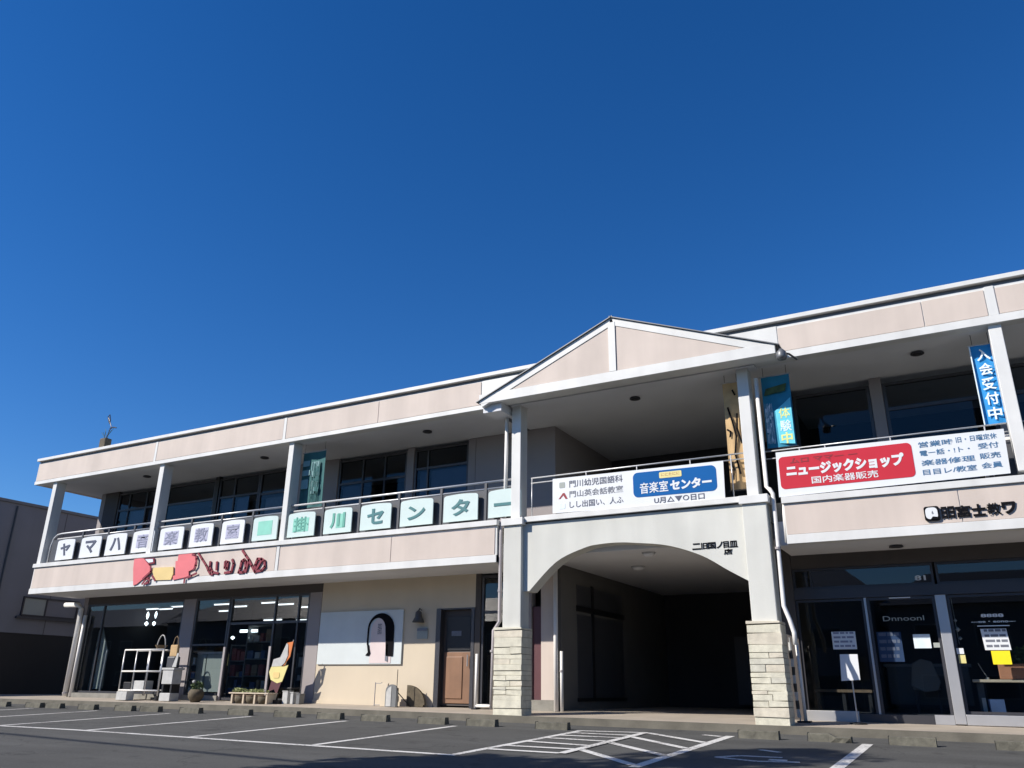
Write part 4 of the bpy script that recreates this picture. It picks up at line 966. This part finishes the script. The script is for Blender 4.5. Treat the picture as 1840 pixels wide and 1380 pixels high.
part('flap', bx(-11.63, -11.35, 16.45, 16.469, 1.74, 1.80), 'greyink', t)
z = fl(-12.3, 16.2)
t = thing('pipe_stand', (-12.5, 16.2, z), 'thin rectangular wire frame stand against the cream wall', 'stand')
for x in (-12.56, -12.38): part('upright', MB().tube([(x, 16.2, z), (x, 16.2, z+0.52)], 0.010, 6), 'greyink', t)
for h in (0.03, 0.5): part('rail', MB().tube([(-12.56, 16.2, z+h), (-12.38, 16.2, z+h)], 0.008, 6), 'greyink', t)
t = thing('white_slab', (-12.24, 16.15, z), 'upright white slab leaning by the wire frame at the cream wall', 'board')
part('slab', bx(-12.34, -12.14, 16.12, 16.17, z, z+0.50), 'cream', t, 0.006)
t = thing('arched_board', (-11.95, 16.1, z), 'low grey arched board standing against the cream wall', 'sign')
part('board', MB().prism([(-12.12, z), (-11.78, z), (-11.78, z+0.40)]+[(-11.95+0.17*math.cos(math.pi*k/8), z+0.33+0.15*math.sin(math.pi*k/8)) for k in range(9)], 16.02, 16.06), 'chair', t)
part('face', MB().prism([(-12.09, z+0.01), (-11.95, z+0.01), (-11.95, z+0.44), (-12.04, z+0.40), (-12.09, z+0.32)], 16.01, 16.019), 'goods0', t)
part('pole', MB().tube([(-11.79, 16.0, z), (-11.79, 16.0, z+0.80)], 0.009, 6), 'black', t)
part('back_leg', MB().tube([(-11.9, 16.04, z+0.4), (-11.6, 16.3, z)], 0.012, 6), 'black', t)
t = thing('arched_shadow', (-11.75, 16.2, z), 'dark arched cast shadow modelled as a solid against the cream wall', 'shadow')
n = 10; o = [(-11.72, z+0.42)]; mb = MB()
for k in range(n+1):
    a = math.pi/2-(math.pi/2)*k/n
    o.append((-11.72+0.50*math.cos(a), z+0.05+0.42*math.sin(a)))
part('shadow_shape', MB().prism([(-11.72, z+0.01)]+o+[(-11.26, z+0.05), (-11.26, z+0.01)], 16.30, 16.36), 'potbrown', t)  # the arched board's cast shadow, built as a dark solid
# white tube gate by the door
z = fl(-9.8, 16.3)
t = thing('tube_gate', (-9.6, 16.3, z), 'low white tube gate between the wooden door and the left pier', 'gate')
part('post', MB().tube([(-9.86, 16.3, z), (-9.86, 16.3, z+1.15)], 0.035, 8), 'pipe', t, smooth=True)
part('bottom_rail', MB().tube([(-9.86, 16.3, z+0.07), (-9.25, 16.3, z+0.07)], 0.035, 8), 'pipe', t, smooth=True)
part('post', MB().tube([(-9.25, 16.3, z), (-9.25, 16.3, z+0.3)], 0.035, 8), 'pipe', t, smooth=True)
part('foot', bx(-9.92, -9.80, 16.2, 16.4, z, z+0.03), 'black', t)
t = thing('side_table', (-9.2, 17.0, 0.16), 'small wooden table inside the glass beside the left pier', 'table')
part('table_top', bx(-9.42, -8.85, 16.8, 17.2, 0.80, 0.85), 'goods3', t)
for x in (-9.38, -8.92): part('leg', bx(x-0.03, x+0.03, 16.85, 16.91, 0.165, 0.80), 'goods3', t)
part('shelf', bx(-9.40, -8.9, 16.82, 17.15, 0.55, 0.58), 'goods3', t)

# ------------------------------------------------------------------ right shop things
def poster(x0, x1, z0, z1, y, m, label, cat='poster', lines=0, lm='greyink', sl=0.0):
    t = thing('poster', ((x0+x1)/2, y, z0), label, cat)
    part('sheet', MB().prism([(x0, z0), (x1, z0), (x1-sl, z1), (x0-sl, z1)], y, y+0.003), m, t)
    for k in range(lines):
        zz = z1-(z1-z0)*(k+0.55)/(lines+0.1)
        a = x0+0.03; b = x1-0.03
        mb = MB(); x = a
        while x < b-0.04:
            w = random.uniform(0.04, 0.14); w = min(w, b-x); mb.box(x, x+w, y-0.003, y-0.0005, zz, zz+(z1-z0)/lines*0.45); x += w+0.02
        part('print_lines', mb, lm, t)
    return t
yp = 16.515
poster(-2.36, -1.95, 1.235, 1.545, yp, 'signwhite', 'blue grey notice with two printed bands on the left pane of the right shop', 'notice', 4, 'lilacink')
poster(-1.60, -1.20, 1.02, 1.53, 16.60, 'goods2', 'dim purple poster behind the sliding glass door', 'poster', 4, 'lilacink')
poster(-1.005, -0.735, 1.24, 1.475, 16.508, 'paleprint', 'plain pale paper sheet on the sliding glass door', 'notice')
poster(-0.70, -0.60, 1.25, 1.33, 16.508, 'panelgrey', 'tiny pale sticker right of the paper sheet on the sliding door', 'sticker')
poster(0.075, 0.46, 1.20, 1.545, yp, 'signwhite', 'grey printed notice above the yellow card in the right pane', 'notice', 4, 'greyink', 0.02)
poster(0.155, 0.43, 0.97, 1.188, yp-0.006, 'brightyellow', 'bright yellow blank card in the right shop pane', 'card')
poster(-0.36, -0.25, 1.14, 1.235, yp, 'signwhite', 'small white card on the pane right of the door post', 'card')
poster(-0.345, -0.24, 0.99, 1.125, yp, 'yellow', 'small pale yellow card under the white one by the door post', 'card')
t = thing('window_lettering', (-1.1, 16.5, 1.72), 'pale stuck-on lettering across the sliding glass door', 'sign')
text('letters', 'Dnnoonl', (-1.45, -0.78, 1.71, 1.795), 16.515, 'panelgrey', t, 0.0, 0.003)
t = thing('window_lettering', (0.25, 16.5, 1.55), 'pale stuck-on heading and ruled lines on the right pane', 'sign')
text('letters', '8888', (0.10, 0.44, 1.735, 1.79), yp-0.001, 'signwhite', t, 0.03, 0.003)
text('letters', '---oe・eono---', (-0.06, 0.60, 1.645, 1.675), yp-0.001, 'paleprint', t, 0.02, 0.003)
part('rule', bx(0.02, 0.50, yp-0.004, yp, 1.585, 1.60), 'paleprint', t)
t = thing('window_lettering', (-0.7, 16.5, 2.4), 'two small pale signs in the transom window over the door', 'sign')
text('letters', '81', (-0.83, -0.65, 2.40, 2.49), 16.54, 'signwhite', t, 0.03, 0.003)
t = thing('hanging_ornament', (-0.3, 16.6, 1.3), 'string of small round ornaments hanging inside right of the door post', 'ornament')
for zz, r in ((1.70, 0.03), (1.55, 0.04), (1.40, 0.03)):
    part('bead', MB().lathe(-0.30+(1.7-zz)*0.1, 16.6, [(0.005, zz+r), (r, zz), (0.005, zz-r)], 8), 'goods0', t, smooth=True)
part('string', MB().tube([(-0.30, 16.6, 1.3), (-0.31, 16.6, 2.1)], 0.004, 4), 'goods0', t)
# notice stand outside
z = fl(-2.03, 15.9)
t = thing('notice_stand', (-2.03, 15.9, z), 'white notice board on a thin post in front of the right shop', 'sign')
part('board', MB().prism([(-2.20, 0.685), (-1.893, 0.705), (-1.885, 1.125), (-2.175, 1.125)], 15.89, 15.91), 'signwhite', t)
part('post', MB().tube([(-2.02, 15.92, z+0.02), (-2.03, 15.92, 0.72)], 0.012, 6), 'alu', t)
part('foot', MB().lathe(-2.02, 15.92, [(0.14, z), (0.14, z+0.02), (0.02, z+0.035)], 14), 'black', t)
# rolled banners by the pier
z = fl(-2.9, 15.8)
t = thing('rolled_banner', (-2.83, 15.9, z), 'white pole standing beside the right stone pier', 'pole')
part('pole', MB().tube([(-2.87, 15.9, z), (-2.89, 15.9, 1.33)], 0.032, 8), 'pipe', t, smooth=True)
part('pole_foot', bx(-3.0, -2.78, 15.8, 16.0, z, z+0.03), 'black', t)
t = thing('rolled_banner', (-2.96, 15.85, z), 'furled black and white striped banner leaning beside the right pier', 'banner')
for k in range(9):
    z0, z1 = z+0.08+k*0.14, z+0.08+(k+1)*0.14
    part('cloth_fold', MB().tube([(-2.965-0.004*k, 15.85, z0), (-2.965-0.004*k+random.uniform(-.012, .012), 15.85, z1)], [random.uniform(.022, .04), random.uniform(.022, .04)], 7), 'goods0' if k % 2 == 0 else 'black', t)
part('banner_pole', MB().tube([(-2.955, 15.87, z), (-3.0, 15.87, 1.42)], 0.012, 6), 'alu', t)
# counter, pot, chair inside
t = thing('counter', (0.8, 17.0, 0.16), 'beige topped counter inside the right shop window', 'counter')
part('counter_top', bx(-0.20, 2.8, 16.75, 17.35, 0.69, 0.735), 'beigetop', t, 0.006)
part('front_panel', bx(0.9, 2.7, 16.95, 16.99, 0.17, 0.688), 'infill', t)
for x in (-0.1, 2.6): part('leg', bx(x-0.05, x+0.05, 16.9, 17.3, 0.165, 0.688), 'infill', t)
part('file_box', bx(-0.02, 0.22, 16.85, 17.1, 0.17, 0.42), 'goods2', t)
part('white_file', bx(-0.11, -0.05, 16.80, 17.05, 0.17, 0.44), 'goods0', t)
t = thing('planter_pot', (0.42, 16.85, 0.74), 'square terracotta planter on the counter below the yellow card', 'planter')
part('pot', bx(0.22, 0.66, 16.77, 17.05, 0.737, 0.99), 'terracotta', t, 0.015)
part('foliage', leaves(0.62, 16.95, 1.12, 0.2, 0.14, 0.14, 120, 0.06), 'leaf', t)
t = thing('desk_pen_stand', (-0.05, 16.85, 0.74), 'small white pen holder with a thin wire on the counter end', 'pen stand')
part('base', MB().lathe(0.03, 16.82, [(0.03, 0.737), (0.03, 0.765), (0.01, 0.77)], 8), 'goods0', t)
part('wire', MB().tube([(0.03, 16.82, 0.77), (-0.03, 16.82, 0.9), (-0.07, 16.82, 1.0)], 0.006, 5), 'goods0', t)
t = thing('shell_chair', (-0.95, 17.6, 0.16), 'grey shell backed chair in the dark behind the sliding door', 'chair')
bk = [(-1.22, 0.62), (-1.16, 1.02), (-1.0, 1.10), (-0.82, 1.05), (-0.72, 0.7), (-0.78, 0.55), (-1.0, 0.52)]
part('backrest', MB().prism(bk, 17.5, 17.54), 'chair', t, 0.015); part('seat', bx(-1.2, -0.76, 17.55, 18.0, 0.56, 0.60), 'chair', t, 0.015)
for x in (-1.17, -0.79):
    for yy in (17.58, 17.97): part('leg', MB().tube([(x, yy, 0.165), (x, yy, 0.56)], 0.015, 6), 'frame', t)
t = thing('desk', (-1.0, 18.4, 0.16), 'dim grey desk behind the shell backed chair', 'desk')
part('desk_top', bx(-1.7, -0.2, 18.1, 18.8, 0.98, 1.03), 'chair', t); part('modesty_panel', bx(-1.65, -0.25, 18.12, 18.15, 0.3, 0.98), 'infill', t)
t = thing('low_bench', (-2.3, 17.3, 0.16), 'dark low bench inside the left pane of the right shop', 'bench')
part('seat', bx(-2.85, -1.85, 17.0, 17.4, 0.50, 0.55), 'crate', t)
for x in (-2.8, -2.35, -1.9): part('leg', bx(x-0.03, x+0.03, 17.03, 17.37, 0.165, 0.498), 'black', t)

# ------------------------------------------------------------------ neighbouring building on the left
N = thing('neighbour_building', (-33.5, 20.0, -0.1), 'plain grey windowed side wall of the neighbouring building at the left edge', 'building')
part('wall', bx(-40.0, -28.5, 14.0, 30.0, 2.04, 6.28), 'hazyblue', N)
part('lower_wall', bx(-40.0, -28.52, 14.02, 29.98, -0.5, 2.035), 'black', N)
part('roof_edge', bx(-40.1, -28.44, 13.9, 30.1, 6.285, 6.38), 'roofmetal', N)
part('drainpipe', MB().tube([(-28.46, 16.05, 6.2), (-28.46, 16.05, 2.1)], 0.03, 6), 'infill', N)
for yj in (17.9, 20.0, 22.1, 24.2): part('wall_joint', bx(-28.508, -28.494, yj, yj+0.02, 2.04, 6.28), 'infill', N)
w = part('window', MB().box(-28.56, -28.44, 16.95, 17.0, 2.62, 3.25).box(-28.56, -28.44, 18.95, 19.0, 2.62, 3.25).box(-28.56, -28.45, 17.0, 18.95, 2.60, 2.66).box(-28.56, -28.45, 17.0, 18.95, 3.20, 3.25).box(-28.55, -28.455, 17.78, 17.83, 2.66, 3.20), 'frame', N)
part('pane', bx(-28.49, -28.48, 17.0, 17.78, 2.66, 3.2), 'panelgrey', w)
part('pane', bx(-28.49, -28.48, 17.83, 18.95, 2.66, 3.2), 'hazyblue', w)
part('sill', bx(-28.5, -28.38, 16.8, 19.1, 2.52, 2.59), 'infill', w)

# ------------------------------------------------------------------ houses across the road (seen mirrored in the shop glass)
def house(x0, x1, y0, y1, h, label, m):
    z0 = -0.75; t = thing('house', ((x0+x1)/2, y1, z0), label, 'house', 'houses across the road')
    part('wall', bx(x0, x1, y0, y1, z0, z0+h), m, t)
    ym = (y0+y1)/2; mb = MB()
    mb.add([(x0-.4, y0-.5, z0+h), (x1+.4, y0-.5, z0+h), (x1+.4, y1+.5, z0+h), (x0-.4, y1+.5, z0+h), (x0+2, ym, z0+h+2.2), (x1-2, ym, z0+h+2.2)], [(3,2,1,0), (0,1,5,4), (2,3,4,5), (1,2,5), (3,0,4)])
    part('roof', mb, 'roofmetal', t)
    x = x0+1.2
    while x < x1-2.2:
        for zz in (z0+1.0, z0+3.6):
            if zz+1.3 < z0+h:
                w = part('window', bx(x, x+1.6, y1+0.002, y1+0.05, zz, zz+1.2), 'alu', t); part('pane', bx(x+.06, x+1.54, y1+0.051, y1+0.06, zz+.06, zz+1.14), 'infill', w)
        x += 2.9
house(-112, -88, -28, -18, 6.8, 'long grey house across the road, mirrored at the far left of the shop glass', 'hazyblue')
house(-86.5, -63, -27, -17, 6.0, 'low brown house across the road, mirrored in the left shop glass', 'darkwall')
house(-62, -43.5, -26, -17, 6.2, 'grey two storey house across the road, mirrored in the left shop glass', 'hazyblue')
house(-43, -25, -28, -18, 5.6, 'brown two storey house across the road, mirrored in the shop glass', 'darkwall')
house(-24.2, -5, -30, -19, 6.6, 'taupe two storey house across the road, mirrored in the door glass', 'taupe')
house(-4.2, 11.5, -27, -18, 5.8, 'grey house across the road, mirrored in the right transom windows', 'hazyblue')
house(12.3, 32, -28, -19, 6.4, 'brown house across the road, mirrored at the far right', 'darkwall')

# ------------------------------------------------------------------ tree whose shade falls on the lot, overhead cables
gz = zg(-11.6, 2.1)
T = thing('columnar_tree', (-11.6, 2.1, gz), 'tall slim street tree beside the parking lot, throwing the dark shade in front', 'tree')
part('trunk', MB().tube([(-11.6, 2.1, gz-0.1), (-11.58, 2.12, gz+1.5), (-11.62, 2.1, gz+4), (-11.6, 2.1, gz+9)], [0.17, 0.14, 0.10, 0.03], 9), 'bark', T, smooth=True)
for k in range(14):
    h = gz+2.4+k*0.5; a = k*2.4; L = 1.0 if k < 10 else 0.6
    part('branch', MB().tube([(-11.6, 2.1, h), (-11.6+0.5*L*math.cos(a), 2.1+0.5*L*math.sin(a), h+0.5), (-11.6+L*math.cos(a), 2.1+L*math.sin(a), h+1.2)], [0.05, 0.035, 0.012], 6), 'bark', T)
cb = MB()
for k in range(34):
    h = random.uniform(2.6, 10.2); R = 1.15*min(1, (h-2.0)/1.5, (11.3-h)/3.0); a = random.uniform(0, 6.28); q = R*math.sqrt(random.random())
    r = random.uniform(0.45, 0.75)
    m2 = leaves(-11.6+q*math.cos(a), 2.1+q*math.sin(a), gz+h, r, r, r*1.2, 260, 0.125); cb.add(m2.v, m2.f)
part('crown', cb, 'leaf', T)
t = thing('overhead_cable', (-10, -0.2, 8.0), 'pair of overhead cables strung along the road side of the lot', 'cable')
for yy, zz in ((-1.1, 8.6), (-4.6, 9.4)):
    part('cable', MB().tube([(-42+i*7.0, yy+(-42+i*7)*-0.06, zz-0.5+0.0016*(-42+i*7+7)**2*0.5) for i in range(10)], 0.045, 6), 'black', t)
